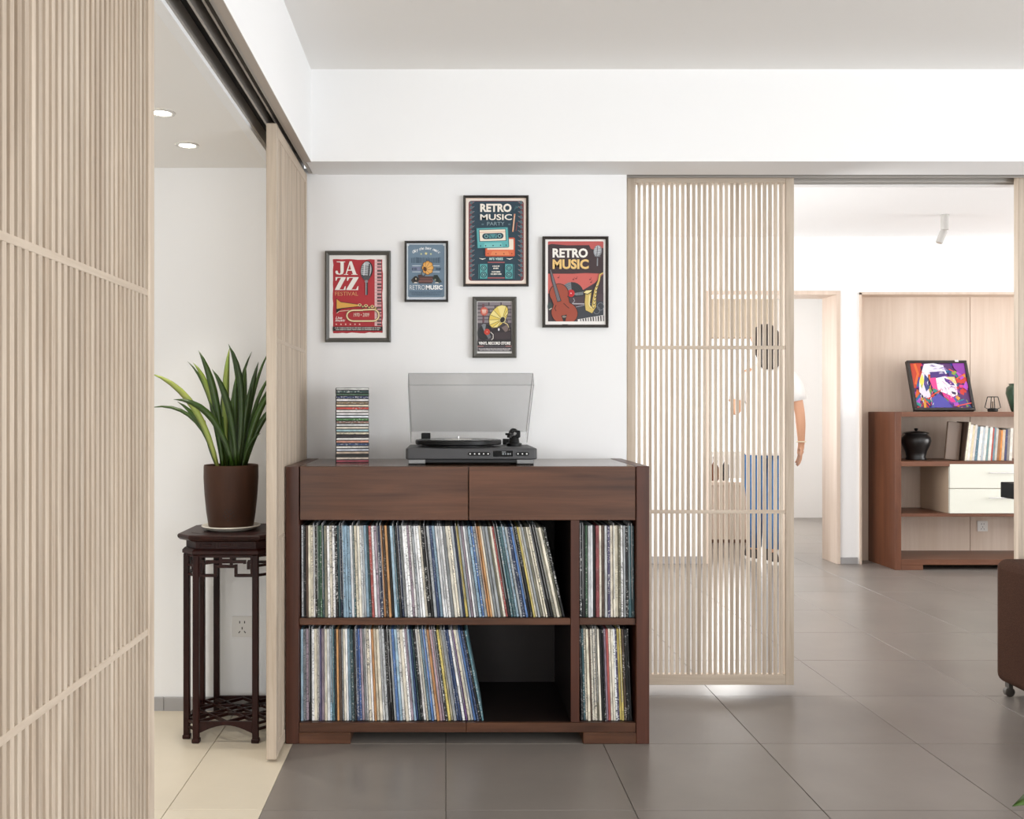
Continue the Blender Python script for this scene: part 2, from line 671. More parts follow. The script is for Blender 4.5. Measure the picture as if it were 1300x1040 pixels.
# ---- poster wall, hall walls
struct(MB().mat(WALL).box(-0.57, 0.690, 3.607, 3.772, -0.05, 2.02).build('wall_back'))
wh = struct(MB().mat(WALL).box(-2.0, -0.568, 3.46, 3.772, -0.05, 2.10).build('wall_hall_back'))
struct(MB().mat(WALL).box(-2.12, -2.0, -3.2, 3.60, -0.05, 2.10).build('wall_hall_left'))
bb = struct(MB().mat(SKIRT).box(-2.0, -1.0295, 3.448, 3.4605, -0.003, 0.049, 0.002).build('baseboard_hall'))
MB().mat(SKIRT).box(-1.0285, -0.575, 3.4475, 3.4605, -0.003, 0.049, 0.002).build('board', parent=bb)

# ---- beam across, with the sliding track in its underside
bm_ = struct(MB().mat(WALL).box(-0.487, 6.2, 3.413, 3.607, 1.996, 2.46).box(-0.487, 6.2, 3.607, 3.772, 2.045, 2.46)
             .box(-0.487, 6.2, 3.772, 3.81, 1.996, 2.46).build('wall_beam'))
MB().mat(plain('beam_track_grey', '#9a9793', 0.5, 0.2)).box(0.69, 6.0, 3.608, 3.771, 2.038, 2.046).build('track_bed', parent=bm_)
for y in (3.6075, 3.655, 3.735, 3.765):
    MB().mat(ALU).box(0.70, 6.0, y, y + 0.006, 1.9975, 2.04).build('track_rail', parent=bm_)

# ---- walls of the living room out of frame, with window openings
def wall_with_hole_y(name, y0, y1, x0, x1, z1, hx0, hx1, hz0, hz1):
    return struct(MB().mat(WALL).box(x0, hx0, y0, y1, -0.05, z1).box(hx1, x1, y0, y1, -0.05, z1)
                  .box(hx0, hx1, y0, y1, -0.05, hz0).box(hx0, hx1, y0, y1, hz1, z1).build(name))


def wall_with_hole_x(name, x0, x1, y0, y1, z1, hy0, hy1, hz0, hz1):
    return struct(MB().mat(WALL).box(x0, x1, y0, hy0, -0.05, z1).box(x0, x1, hy1, y1, -0.05, z1)
                  .box(x0, x1, hy0, hy1, -0.05, hz0).box(x0, x1, hy0, hy1, hz1, z1).build(name))


wall_with_hole_y('wall_front', -3.12, -3.0, -0.6, 4.4, 2.4, 1.7, 3.9, 0.2, 1.9)
wall_with_hole_y('wall_hall_front', -3.12, -3.0, -2.0, -0.6, 2.1, -1.65, -0.75, 0.45, 1.95)
wall_with_hole_x('wall_right', 4.2, 4.32, -3.1, 3.42, 2.4, -1.7, 1.5, 0.1, 1.95)
struct(MB().mat(WALL).box(4.2, 4.32, 3.41, 3.80, -0.05, 2.4).build('wall_right_return'))
wall_with_hole_x('wall_study_right', 6.0, 6.12, 3.78, 6.98, 2.4, 4.2, 6.2, 0.5, 2.1)
wall_with_hole_x('wall_study_left', -0.1, 0.02, 3.772, 6.73, 2.4, 4.25, 6.15, 0.75, 2.05)
struct(MB().mat(WALL).box(4.32, 6.1, 3.68, 3.80, -0.05, 2.4).build('wall_study_front'))

# ---- far wall of the study: doorway and niche
DX0, DX1, DZ = 1.857, 2.795, 1.936
NX0, NX1, NZ = 2.945, 5.55, 1.930
YF = 6.73
struct(MB().mat(WALL).box(-0.1, DX0, YF, YF + 0.24, -0.05, 2.4).build('wall_far_left'))
struct(MB().mat(WALL).box(DX1, NX0, YF, YF + 0.24, -0.05, 2.4).build('wall_far_pier'))
struct(MB().mat(WALL).box(DX0, DX1, YF, YF + 0.24, DZ, 2.4).box(NX0, NX1, YF, YF + 0.24, NZ, 2.4).build('wall_far_upper'))
struct(MB().mat(WALL).box(NX1, 6.1, YF, YF + 0.24, -0.05, 2.4).build('wall_far_right'))
nb = struct(MB().mat(OAKPANEL).box(NX0, NX1, 6.90, 6.97, -0.05, NZ).build('wall_niche'))
for x0, x1 in ((NX0, 3.82), (3.82, 4.69), (4.69, NX1)):
    MB().mat(OAKPANEL).box(x0 + 0.0015, x1 - 0.0015, 6.886, 6.902, 0.0, NZ - 0.002, 0.0015).build('panel', parent=nb)
tn = struct(MB().mat(OAKPANEL).box(NX0 - 0.002, NX0 + 0.012, YF - 0.012, 6.888, 0.0, NZ).build('trim_1'))
MB().mat(OAKPANEL).box(NX0 - 0.002, NX1, YF - 0.012, 6.888, NZ - 0.012, NZ + 0.004).build('lintel', parent=tn)
struct(MB().mat(SKIRT).box(0.02, DX0 - 0.012, YF - 0.012, YF + 0.002, 0.0, 0.055, 0.002).build('baseboard_far_left'))
struct(MB().mat(SKIRT).box(DX1 + 0.012, NX0 - 0.016, YF - 0.012, YF + 0.002, 0.0, 0.048, 0.002).build('baseboard_far_pier'))
d1 = struct(MB().mat(OAKPANEL).box(DX1 - 0.018, DX1 + 0.010, YF - 0.014, YF + 0.245, 0.0, DZ + 0.008, 0.002).build('door_1'))
MB().mat(OAKPANEL).box(DX0 - 0.010, DX0 + 0.018, YF - 0.014, YF + 0.245, 0.0, DZ + 0.008, 0.002).build('jamb', parent=d1)
MB().mat(OAKPANEL).box(DX0 + 0.0185, DX1 - 0.0185, YF - 0.014, YF + 0.245, DZ - 0.020, DZ + 0.008, 0.002).build('head', parent=d1)

# ---- kitchen beyond the doorway
struct(MB().mat(WALL).box(4.2, 4.3, 6.96, 9.8, -0.05, 2.4).build('wall_kitchen_right'))
struct(MB().mat(WALL).box(0.8, 0.9, 6.96, 9.8, -0.05, 2.4).build('wall_kitchen_left'))
WX0, WX1, WZ0, WZ1 = 1.75, 3.28, 0.62, 2.05
wall_with_hole_y('wall_kitchen_back', 9.6, 9.75, 0.8, 4.3, 2.4, WX0, WX1, WZ0, WZ1)
wn = struct(MB().mat(plain('window_frame_white', '#f2f2f0', 0.4)).box(WX0, WX1, 9.64, 9.70, WZ0, WZ0 + 0.05).box(WX0, WX1, 9.64, 9.70, WZ1 - 0.05, WZ1)
            .box(WX0, WX0 + 0.05, 9.64, 9.70, WZ0, WZ1).box(WX1 - 0.05, WX1, 9.64, 9.70, WZ0, WZ1).box(2.49, 2.54, 9.64, 9.70, WZ0, WZ1).build('window_1'))
GLASS = clear_plastic('window_glass', (0.97, 0.99, 0.98), 0.03, 0.02)
MB().mat(GLASS).box(WX0 + 0.05, 2.49, 9.665, 9.671, WZ0 + 0.05, WZ1 - 0.05).build('pane', parent=wn)
MB().mat(GLASS).box(2.54, WX1 - 0.05, 9.665, 9.671, WZ0 + 0.05, WZ1 - 0.05).build('pane', parent=wn)

# =================================================================== SLIDING LATTICE DOORS
def lattice_door(label, loc, rotz, width, z0, z1, rails, n_slats, th=0.032, stile=0.033, top=0.036, bot=0.040):
    """local x along the width, local y from the face to the back, local z up"""
    t = thing('sliding_lattice_door', label, 'sliding door', loc, rotz, 'pale oak sliding lattice doors')
    kw = dict(parent=t, world=False)
    MB().mat(OAK).box(0, stile, 0, th, z0, z1, 0.0015).build('stile', **kw)
    MB().mat(OAK).box(width - stile, width, 0, th, z0, z1, 0.0015).build('stile', **kw)
    MB().mat(OAKH).box(stile, width - stile, 0.001, th - 0.001, z1 - top, z1, 0.0015).build('top_rail', **kw)
    MB().mat(OAKH).box(stile, width - stile, 0.001, th - 0.001, z0, z0 + bot, 0.0015).build('bottom_rail', **kw)
    inner = width - 2 * stile
    pitch = inner / (n_slats + 0.45)
    sw = pitch * 0.52
    proto = None
    for k in range(n_slats):
        cx = stile + pitch * (k + 0.725)
        if proto is None:
            o = MB().mat(OAK).box(-sw / 2, sw / 2, 0.003, 0.0165, z0 + bot - 0.002, z1 - top + 0.002, 0.0008).build('slat', **kw)
            proto = o
        else:
            o = copy_obj(proto, t, 'slat')
        o.location = (cx, 0, 0)
    for zc in rails:
        MB().mat(OAKH).box(stile - 0.001, width - stile + 0.001, 0.0025, 0.018, zc - 0.0065, zc + 0.0065, 0.0008).build('cross_rail', **kw)
    return t


lattice_door('pale oak slatted sliding door closest to the camera, filling the left edge',
             (-0.570, 1.135, 0), PI / 2, 0.714, 0.012, 2.004, (1.3245, 0.672), 29)
lattice_door('pale oak slatted sliding door seen edge-on, touching the left side of the record cabinet',
             (-0.528, 2.946, 0), PI / 2, 0.648, 0.008, 1.993, (1.318, 0.690), 27)
lattice_door('pale oak slatted sliding door standing between the poster wall and the study opening',
             (0.706, 3.680, 0), 0, 0.650, 0.027, 2.019, (1.342, 0.701), 27)
lattice_door('pale oak slatted sliding door at the right edge, only its edge in view',
             (2.236, 3.690, 0), 0, 0.650, 0.027, 2.019, (1.342, 0.701), 27)

# =================================================================== RECORD CABINET
CY = 3.106            # front plane
CB = 3.597            # back
kx = CY / FPX
def cx_(x): return (x - VPX) * kx
def cz_(y): return CAM_H - (y - 520) * kx
CX0, CX1, CTOP = -0.5265, 0.669, 0.9136
cab = thing('record_cabinet', 'dark walnut record cabinet with two drawers and open shelves of vinyl records', 'cabinet', (0.07, 3.35, 0))
SIDE = 0.043
MB().mat(WALNUTZ).box(CX0, CX0 + SIDE, CY, CB, 0.0, CTOP, 0.002).build('side_panel', parent=cab)
MB().mat(WALNUTZ).box(CX1 - SIDE, CX1, CY, CB, 0.0, CTOP, 0.002).build('side_panel', parent=cab)
IX0, IX1 = CX0 + SIDE + 0.001, CX1 - SIDE - 0.001
MB().mat(WALNUTY).box(IX0, IX1, CY + 0.018, CB, CTOP - 0.020, CTOP - 0.001, 0.0015).build('top_board', parent=cab)
zd0 = cz_(660.5)
for x0, x1 in ((IX0 + 0.003, cx_(594.2)), (cx_(595.4), IX1 - 0.002)):
    d = MB().mat(WALNUTX).box(x0, x1, CY + 0.001, CY + 0.017, zd0, CTOP - 0.002, 0.0012).build('drawer_front', parent=cab)
    MB().mat(WALNUTSHADE).box(x0 + 0.01, x1 - 0.01, CY + 0.0175, CB - 0.06, zd0 + 0.012, CTOP - 0.03).build('drawer_box', parent=d)
MB().mat(WALNUTSHADE).box(IX0, IX1, CY + 0.018, CB - 0.02, zd0 + 0.001, zd0 + 0.011).build('drawer_divider', parent=cab)
ZSH1, ZSH0 = cz_(786), cz_(794.5)
ZB1, ZB0 = cz_(918.5), cz_(930.5)
DVX0, DVX1 = cx_(725), cx_(736)
MB().mat(WALNUTSHADE).box(IX0, IX1, CB - 0.016, CB - 0.004, ZB0, CTOP - 0.021).build('back_panel', parent=cab)
s = MB().mat(WALNUTSHADE).box(DVX0, DVX1, CY + 0.020, CB - 0.017, ZB1 + 0.0005, zd0, 0.0007).build('divider', parent=cab)
MB().mat(WALNUTZ).box(DVX0, DVX1, CY + 0.008, CY + 0.0198, ZB1 + 0.0005, zd0, 0.0012).build('edge_band', parent=cab)  # lit front edge, split from the board whose colour carries the shade
for x0, x1 in ((IX0, DVX0 - 0.0005), (DVX1 + 0.0005, IX1)):
    s = MB().mat(WALNUTSHADE).box(x0, x1, CY + 0.020, CB - 0.017, ZSH0, ZSH1, 0.0007).build('shelf', parent=cab)
    MB().mat(WALNUTX).box(x0, x1, CY + 0.010, CY + 0.0198, ZSH0, ZSH1, 0.0012).build('edge_band', parent=cab)
for x0, x1 in ((IX0, cx_(592) - 0.0006), (cx_(592) + 0.0006, IX1)):
    s = MB().mat(WALNUTSHADE).box(x0, x1, CY + 0.018, CB - 0.017, ZB0, ZB1, 0.0007).build('bottom_board', parent=cab)
    MB().mat(WALNUTX).box(x0, x1, CY + 0.004, CY + 0.0178, ZB0, ZB1, 0.0012).build('edge_band', parent=cab)
MB().mat(WALNUTX).box(CX0 + SIDE, cx_(445), CY + 0.0005, CB - 0.01, 0.0, ZB0 - 0.0005, 0.002).build('plinth_foot', parent=cab)
MB().mat(WALNUTX).box(cx_(740.5), CX1 - SIDE, CY + 0.0005, CB - 0.01, 0.0, ZB0 - 0.0005, 0.002).build('plinth_foot', parent=cab)

# ------------------------------------------------------------------ records
SPINE = printed_spine('record_sleeve_print')
SLEEVE = clear_plastic('record_outer_sleeve', (0.82, 0.84, 0.86), 0.10, 0.25, 0.30)
RH, RD = 0.303, 0.305
rec_meshes = {}
def record_mesh(t_mm):
    if t_mm not in rec_meshes:
        t = t_mm / 1000.0
        mb = MB().mat(SPINE)
        # folded card sleeve: rounded spine towards the room, open towards the back
        e = min(0.0012, t * 0.3)
        pts = [(0, RD), (0, e * 1.5), (e, 0), (t - e, 0), (t, e * 1.5), (t, RD)]
        mb.prism(pts, 0.0, RH)
        o = mb.build('record_proto', world=False)
        me = o.data
        bpy.data.objects.remove(o)
        rec_meshes[t_mm] = me
    return rec_meshes[t_mm]


_sl = MB().mat(SLEEVE)
_sl.add([(0.0008, -0.004, RH * 0.2), (0.0032, -0.004, RH * 0.2), (0.0008, -0.003, RH + 0.008), (0.0032, -0.003, RH + 0.010),
         (0.0008, 0.10, RH * 0.2), (0.0032, 0.10, RH * 0.2), (0.0008, 0.09, RH + 0.0135), (0.0032, 0.09, RH + 0.0135)],
        [(0, 1, 3, 2), (4, 6, 7, 5), (0, 2, 6, 4), (1, 5, 7, 3), (2, 3, 7, 6), (0, 4, 5, 1)])
_slo = _sl.build('plastic_sleeve', world=False)
SLEEVE_ME = _slo.data
bpy.data.objects.remove(_slo)

COLS = {
    'white': ['#f4f4f2', '#ecebea', '#e4e6e8'], 'cream': ['#e4dcc6', '#d6ccb0', '#ddd2ba'], 'grey': ['#9aa0a4', '#7d8286', '#b4b8ba'],
    'black': ['#141416', '#1f2022', '#232022'], 'navy': ['#1d2b4e', '#26406f'], 'teal': ['#2e5a63', '#3d7480', '#264a50'],
    'light blue': ['#8fb6cc', '#a9cbdc', '#7fa6bf'], 'blue': ['#2d5ea8', '#3674bd'], 'brown': ['#4f3a2c', '#5e4636'],
    'green': ['#3f6b4a', '#2f4f3a'], 'red': ['#a8382f', '#8e2d33'], 'orange': ['#cf8f3a', '#c98536'], 'yellow': ['#d9c13c', '#d8c86a'],
    'mauve': ['#8f7488', '#a78fa0'], 'pink': ['#b8687a', '#c898a0'], 'purple': ['#5a2f6e', '#4a4268'], 'olive': ['#6a6650', '#7d7862'],
}
def seq(s):
    key = dict(w='white', c='cream', g='grey', k='black', n='navy', t='teal', l='light blue', b='blue', r='red', o='orange', y='yellow',
               m='mauve', p='pink', u='purple', v='olive', e='green', s='brown')
    return [key[ch] for ch in s]


def fill_records(place, comp, x_start, x_end, z, colours, lean0, lean1, power, tmin=6.4, tmax=10.0):
    """a leaning row; x_start, x_end: where the tops of the row begin and end"""
    n = len(colours)
    rng = random.Random(comp)
    ths = [rng.uniform(tmin, tmax) for _ in range(n)]
    leans = [math.radians(lean0 + (lean1 - lean0) * (i / (n - 1)) ** power) for i in range(n)]
    tot = sum(t / 1000 / math.cos(a) for t, a in zip(ths, leans))
    k = (x_end - x_start) / tot
    top = x_start
    for i in range(n):
        t = max(3, round(ths[i] * k * 2) / 2)
        wi = ths[i] * k / 1000 / math.cos(leans[i])
        x = top + RH * math.sin(leans[i])
        cn = colours[i]
        c = lin(rng.choice(COLS[cn]))
        f = rng.uniform(0.98, 1.3)
        o = bpy.data.objects.new('vinyl_record', record_mesh(t - 0.5))
        COL.objects.link(o)
        o.location = (x + 0.0002, CY + 0.022 + rng.uniform(0, 0.010), z + 0.0004)
        o.rotation_euler = (0, -leans[i], 0)
        gy = sum(c) / 3
        c = [gy + (v - gy) * 0.7 for v in c]
        o.color = (*[min(1, v * f) for v in c], 1)
        how = 'leaning' if math.degrees(leans[i]) > 4 else 'upright'
        tag(o, '%s vinyl record with %s spine, %s from the left on the %s' % (how, cn, ordinal(i + 1), place), 'record', 'vinyl records on the ' + place)
        if rng.random() < 0.3:
            s = bpy.data.objects.new('plastic_sleeve', SLEEVE_ME)
            COL.objects.link(s)
            s.parent = o
        top += wi


fill_records('upper left shelf', 3, IX0 + 0.002, cx_(692) * 1.01, ZSH1,
             seq('gksccwkeetvwcwktnlllwtccggltrwmnosokltkngwwmwgwwckkgnlwwwgccgnygmwglbgoocggvcrkttlgnbkkycgvcckkvcvk'), 0.3, 12.6, 1.35)
fill_records('lower left shelf', 5, IX0 + 0.001, cx_(592) * 1.015, ZB1,
             seq('lgmkwcwumcwltkosgcwltknbmgwcwoccwgkkgblwcwmlntkwclbwopmkycgnnwucgbnkt'), 0.2, 11.0, 1.8)
fill_records('upper right shelf', 8, DVX1 + 0.003, cx_(806.5), ZSH1, seq('kkegwkrcsgucccvwgktt'), 0.2, 0.6, 1.0)
fill_records('lower right shelf', 9, DVX1 + 0.001, cx_(800), ZB1, seq('ktccsccvckkmrccwuyyskk'), 1.6, 2.4, 1.0)

# =================================================================== COMPACT DISCS
CASE = clear_plastic('jewel_case', (0.9, 0.9, 0.9), 0.08, 0.08)
CDS = [('#c9cac6', 'pale grey'), ('#2e4b48', 'dark teal'), ('#33513c', 'dark green'), ('#22305e', 'navy'), ('#eceae8', 'white'), ('#8a7458', 'tan'),
       ('#e8d9c0', 'cream'), ('#c2483c', 'red'), ('#efeae6', 'white'), ('#e6e2e2', 'white'), ('#dfe6ea', 'bluish white'), ('#3f7a3a', 'green'),
       ('#8d6858', 'brown'), ('#dcdedd', 'white'), ('#e6ddca', 'cream'), ('#9fc0c4', 'pale teal'), ('#d8cfb6', 'cream'), ('#2a2024', 'black'),
       ('#e9e7e2', 'white'), ('#e0a08a', 'salmon'), ('#30456e', 'blue'), ('#d9d6cf', 'off-white'), ('#c7ccd6', 'pale blue'), ('#cfb9a4', 'beige'),
       ('#211d18', 'black'), ('#e6d6c8', 'cream'), ('#a84a5a', 'crimson')]
CDW, CDD, CDH = 0.116, 0.128, 0.0098
cd0 = PX(444.5, 587, 3.34)
TRAY = plain('cd_tray_black', '#1b1a1c', 0.4)
for i, (c, nm) in enumerate(CDS):
    z = CTOP - 0.001 + (len(CDS) - 1 - i) * CDH
    x = cd0.x + random.uniform(-0.0008, 0.0008)
    t = thing('cd_case', 'CD case with %s spine, %s from the top of the stack' % (nm, ordinal(i + 1)), 'CD', (x, 3.405, z + 0.0002), math.radians(7.5), 'CD cases stacked on the cabinet')
    kw = dict(parent=t, world=False)
    hw, hd = CDW / 2, CDD / 2
    if i == 0:
        CD_TRAY = MB().mat(TRAY).box(-hw, hw, -hd + 0.0012, hd, 0.0, CDH - 0.0004, 0.0005).build('case', **kw)
        CD_SP = MB().mat(printed_spine('cd_spine_print', 0.3, (160, 160, 420), 0.6)).box(-hw + 0.002, hw - 0.0015, -hd - 0.0002, -hd + 0.002, 0.0018, CDH - 0.0016).build('spine_card', **kw)
        CD_SP.color = (*lin(c), 1)
    else:
        copy_obj(CD_TRAY, t, 'case')
        s = copy_obj(CD_SP, t, 'spine_card')
        s.color = (*lin(c), 1)

# =================================================================== TURNTABLE
TY0, TY1 = 3.20, 3.545
kt = TY0 / FPX
tx = lambda x: (x - VPX) * kt
TX0, TX1 = tx(515), tx(682)
tcx = (TX0 + TX1) / 2
TZ = CTOP - 0.001
tt = thing('turntable', 'charcoal grey record player with an open clear lid on the cabinet', 'turntable', (tcx, (TY0 + TY1) / 2, TZ))
TG = plain('turntable_charcoal', '#454547', 0.5, 0.1)
TG2 = plain('turntable_dark_grey', '#29292b', 0.6, 0.1)
STEEL = plain('brushed_steel', '#8a8a8a', 0.45, 0.7)
CHROME = plain('chrome', '#dcdcdc', 0.12, 1.0)
WHITEP = plain('white_print', '#f3f3f1', 0.5)
# plinth with rounded corners
def round_rect(x0, x1, y0, y1, r, n=5):
    pts = []
    for cx, cy, a0 in ((x1 - r, y0 + r, -PI / 2), (x1 - r, y1 - r, 0), (x0 + r, y1 - r, PI / 2), (x0 + r, y0 + r, PI)):
        for k in range(n + 1):
            a = a0 + (PI / 2) * k / n
            pts.append((cx + r * math.cos(a), cy + r * math.sin(a)))
    return pts


p = MB().mat(TG)
zt0, zt1 = TZ + 0.018, TZ + 0.056
rings = []
for off, z in ((0.003, zt0), (0.0, zt0 + 0.003), (0.0, zt1 - 0.004), (0.0012, zt1 - 0.0012), (0.004, zt1)):
    rings.append([(x, y, z) for x, y in round_rect(TX0 + off, TX1 - off, TY0 + off, TY1 - off, 0.012)])
p.loft(rings)
soft(p.build('plinth', parent=tt), 35)
MB().mat(TG2).box(TX0 + 0.012, TX1 - 0.012, TY0 + 0.010, TY1 - 0.012, TZ + 0.006, zt0, 0.002).build('underside', parent=tt)
for x0, x1 in ((tx(518), tx(540)), (tx(656), tx(678))):
    for y0, y1 in ((TY0 + 0.003, TY0 + 0.05), (TY1 - 0.05, TY1 - 0.006)):
        f = MB().mat(STEEL).box(x0, x1, y0, y1, TZ + 0.003, zt0 + 0.0005, 0.002).build('foot', parent=tt)
        MB().mat(BLACKP).box(x0 + 0.001, x1 - 0.001, y0 + 0.001, y1 - 0.001, TZ + 0.0005, TZ + 0.0032).build('pad', parent=f)
# front controls
def pill(mb, x0, x1, z, h, y):
    pts = []
    r = h / 2
    for cx, a0 in ((x1 - r, -PI / 2), (x0 + r, PI / 2)):
        for k in range(9):
            a = a0 + PI * k / 8
            pts.append((cx + r * math.cos(a), z + r * math.sin(a)))
    n = len(pts)
    mb.add([(x, y, zz) for x, zz in pts] + [(x, y + 0.004, zz) for x, zz in pts],
           [tuple(range(n)), tuple(range(n, 2 * n))[::-1]] + [(i, (i + 1) % n, n + (i + 1) % n, n + i) for i in range(n)])


zc = CAM_H - (576.3 - 520) * kt
for (a, b_), n in (((594, 622.5), 5), ((654.8, 671.5), 3)):
    s = MB().mat(BLACKP)
    pill(s, tx(a), tx(b_), zc, 0.0125, TY0 - 0.0012)
    so = s.build('button_strip', parent=tt)
    for k in range(n):
        cx = tx(a) + (tx(b_) - tx(a)) * (k + 0.5) / n
        MB().mat(WHITEP).lathe([(0.0024 if k != 2 else 0.0030, 0), (0.0024, 0.0012)], n=10,
                               M=Matrix.Translation((cx, TY0 - 0.0012, zc)) @ Matrix.Rotation(PI / 2, 4, 'X')).build('button', parent=so)
dw = MB().mat(plain('display_black', '#060607', 0.2, spec=0.2)).box(tx(626), tx(651), TY0 - 0.0010, TY0 + 0.004, zc - 0.0095, zc + 0.0105, 0.0008).build('display', parent=tt)
dg = MB().mat(plain('display_digits', '#8f9496', 0.4))
for u, w_ in ((637.5, 2.4), (641, 1.4), (644, 2.0), (647, 1.4)):
    dg.box(tx(u), tx(u + w_), TY0 - 0.0014, TY0 - 0.0008, zc - 0.003, zc + 0.0025)
dg.box(tx(637), tx(642), TY0 - 0.0014, TY0 - 0.0008, zc + 0.005, zc + 0.0075)
dg.build('display_digits', parent=dw)
# platter, mat, spindle
pcx, pcy = tx(582) * 3.36 / 3.2, 3.365
pl = MB().mat(BLACKP)
pl.lathe([(0.120, zt1), (0.120, zt1 + 0.006), (0.150, zt1 + 0.008), (0.153, zt1 + 0.011), (0.153, zt1 + 0.022), (0.150, zt1 + 0.0245), (0.143, zt1 + 0.0245), (0.142, zt1 + 0.0232)], (pcx, pcy, 0), 56)
plo = soft(pl.build('platter', parent=tt), 30)
rm = MB().mat(plain('vinyl_black', '#0d0d0e', 0.22)).lathe([(0.141, zt1 + 0.0234), (0.141, zt1 + 0.0254), (0.140, zt1 + 0.026)], (pcx, pcy, 0), 56)
rmo = rm.build('record', parent=plo)
lb = MB().mat(plain('record_label_white', '#e8e6e0', 0.5)).lathe([(0.050, zt1 + 0.0260), (0.050, zt1 + 0.0263)], (pcx, pcy, 0), 32).build('record_label', parent=plo)
sp = MB().mat(CHROME).lathe([(0.0035, zt1 + 0.026), (0.0035, zt1 + 0.036), (0.0015, zt1 + 0.038)], (pcx, pcy, 0), 12)
sp.build('spindle', parent=plo)
# rear left adapter block and hinges
MB().mat(BLACKP).box(PX(535, 0, 3.50).x, PX(546.5, 0, 3.50).x, 3.485, 3.515, zt1 + 0.0005, zt1 + 0.045, 0.002).build('lid_block', parent=tt)
# tonearm
ab = PX(652, 0, 3.42).x
ta = soft(MB().mat(BLACKP).lathe([(0.028, zt1), (0.028, zt1 + 0.010), (0.020, zt1 + 0.012), (0.017, zt1 + 0.030), (0.015, zt1 + 0.034)], (ab, 3.40, 0), 24).build('tonearm_base', parent=tt), 35)
MB().mat(BLACKP).box(ab - 0.006, ab + 0.022, 3.385, 3.415, zt1 + 0.030, zt1 + 0.056, 0.003).build('pivot_block', parent=ta)
cw = MB().mat(BLACKP).lathe([(0.015, -0.016), (0.017, -0.012), (0.017, 0.012), (0.015, 0.016)], n=20,
                            M=Matrix.Translation((ab + 0.002, 3.448, zt1 + 0.046)) @ Matrix.Rotation(PI / 2, 4, 'X'))
soft(cw.build('counterweight', parent=tt), 40)
arm = MB().mat(STEEL)
pth = [(ab + 0.002, 3.43, zt1 + 0.046), (ab + 0.001, 3.38, zt1 + 0.047), (ab - 0.001, 3.32, zt1 + 0.047), (ab - 0.006, 3.285, zt1 + 0.045), (ab - 0.018, 3.268, zt1 + 0.044)]
arm.tube(pth, 0.0042, 10)
armo = soft(arm.build('tonearm', parent=tt), 60)
hs = MB().mat(BLACKP).box(-0.010, 0.010, -0.020, 0.006, -0.003, 0.004, 0.0015, M=Matrix.Translation((ab - 0.022, 3.262, zt1 + 0.046)) @ Matrix.Rotation(-0.6, 4, 'Z'))
hs.box(-0.005, 0.005, -0.016, 0.0, -0.012, -0.003, 0.001, M=Matrix.Translation((ab - 0.022, 3.262, zt1 + 0.046)) @ Matrix.Rotation(-0.6, 4, 'Z'))
hs.build('cartridge', parent=armo)
# dust cover: open box of clear acrylic, hinged at the rear, tilted up
LID = clear_plastic('smoked_acrylic', (0.978, 0.978, 0.978), 0.006, 0.3)
LIDE = plain('acrylic_edge', '#6e7173', 0.25)
lidw = TX1 - TX0 - 0.012
LD, LHt, th = 0.345, 0.052, 0.0028
ang = math.radians(37)
hz = TZ + 0.064
Ml = Matrix.Translation((tcx, 3.535, hz)) @ Matrix.Rotation(-ang, 4, 'X')
# lid local: y runs from 0 (hinge) to -LD (front), z up is outside; walls hang down to -LHt
ld = MB().mat(LID)
ld.box(-lidw / 2, lidw / 2, -LD, 0, LHt - th, LHt, M=Ml)
lo = ld.build('lid', parent=tt)
for x0, x1, y0, y1, nm in ((-lidw / 2, -lidw / 2 + th, -LD, 0, 's'), (lidw / 2 - th, lidw / 2, -LD, 0, 's'), (-lidw / 2 + th, lidw / 2 - th, -LD, -LD + th, 'f'), (-lidw / 2 + th, lidw / 2 - th, -th, 0, 'f')):
    MB().mat(LID).box(x0, x1, y0, y1, 0.0, LHt - th, M=Ml).build('lid_wall', parent=lo)
ed = MB().mat(LIDE)
e = 0.0014
def EP(x, y, z): return Ml @ Vector((x, y, z))
for a, b_ in (((-1, 1, 1), (1, 1, 1)), ((-1, 1, 0), (1, 1, 0)), ((-1, 0, 0), (-1, 1, 0)), ((1, 0, 0), (1, 1, 0)), ((-1, 1, 0), (-1, 1, 1)), ((1, 1, 0), (1, 1, 1)), ((-1, 0, 1), (-1, 1, 1)), ((1, 0, 1), (1, 1, 1))):
    q = lambda s: EP(s[0] * lidw / 2, -LD * s[1], LHt * s[2])
    ed.bar(q(a), q(b_), e)
ed.build('lid_edge', parent=lo)
for sx in (-1, 1):
    MB().mat(BLACKP).box(tcx + sx * 0.14 - 0.014, tcx + sx * 0.14 + 0.014, 3.527, 3.547, zt1 + 0.0005, zt1 + 0.022, 0.002).build('hinge', parent=tt)

# =================================================================== POSTERS
def text_mesh(s, bold=0.0, shear=0.0):
    """2D triangles of a line of text from the built-in font, in a unit box (x 0..w, y 0..h)"""
    cu = bpy.data.curves.new('t', 'FONT')
    cu.body = s
    cu.size = 1.0
    cu.offset = bold
    cu.shear = shear
    cu.resolution_u = 3
    cu.fill_mode = 'FRONT'
    o = bpy.data.objects.new('t', cu)
    COL.objects.link(o)
    bpy.context.view_layer.update()
    dg = bpy.context.evaluated_depsgraph_get()
    me = o.evaluated_get(dg).to_mesh()
    vs = [(v.co.x, v.co.y) for v in me.vertices]
    fs = [tuple(p.vertices) for p in me.polygons]
    o.evaluated_get(dg).to_mesh_clear()
    bpy.data.objects.remove(o)
    bpy.data.curves.remove(cu)
    return vs, fs


def ink(c):
    return plain('print_' + c.lstrip('#'), c, 0.55)


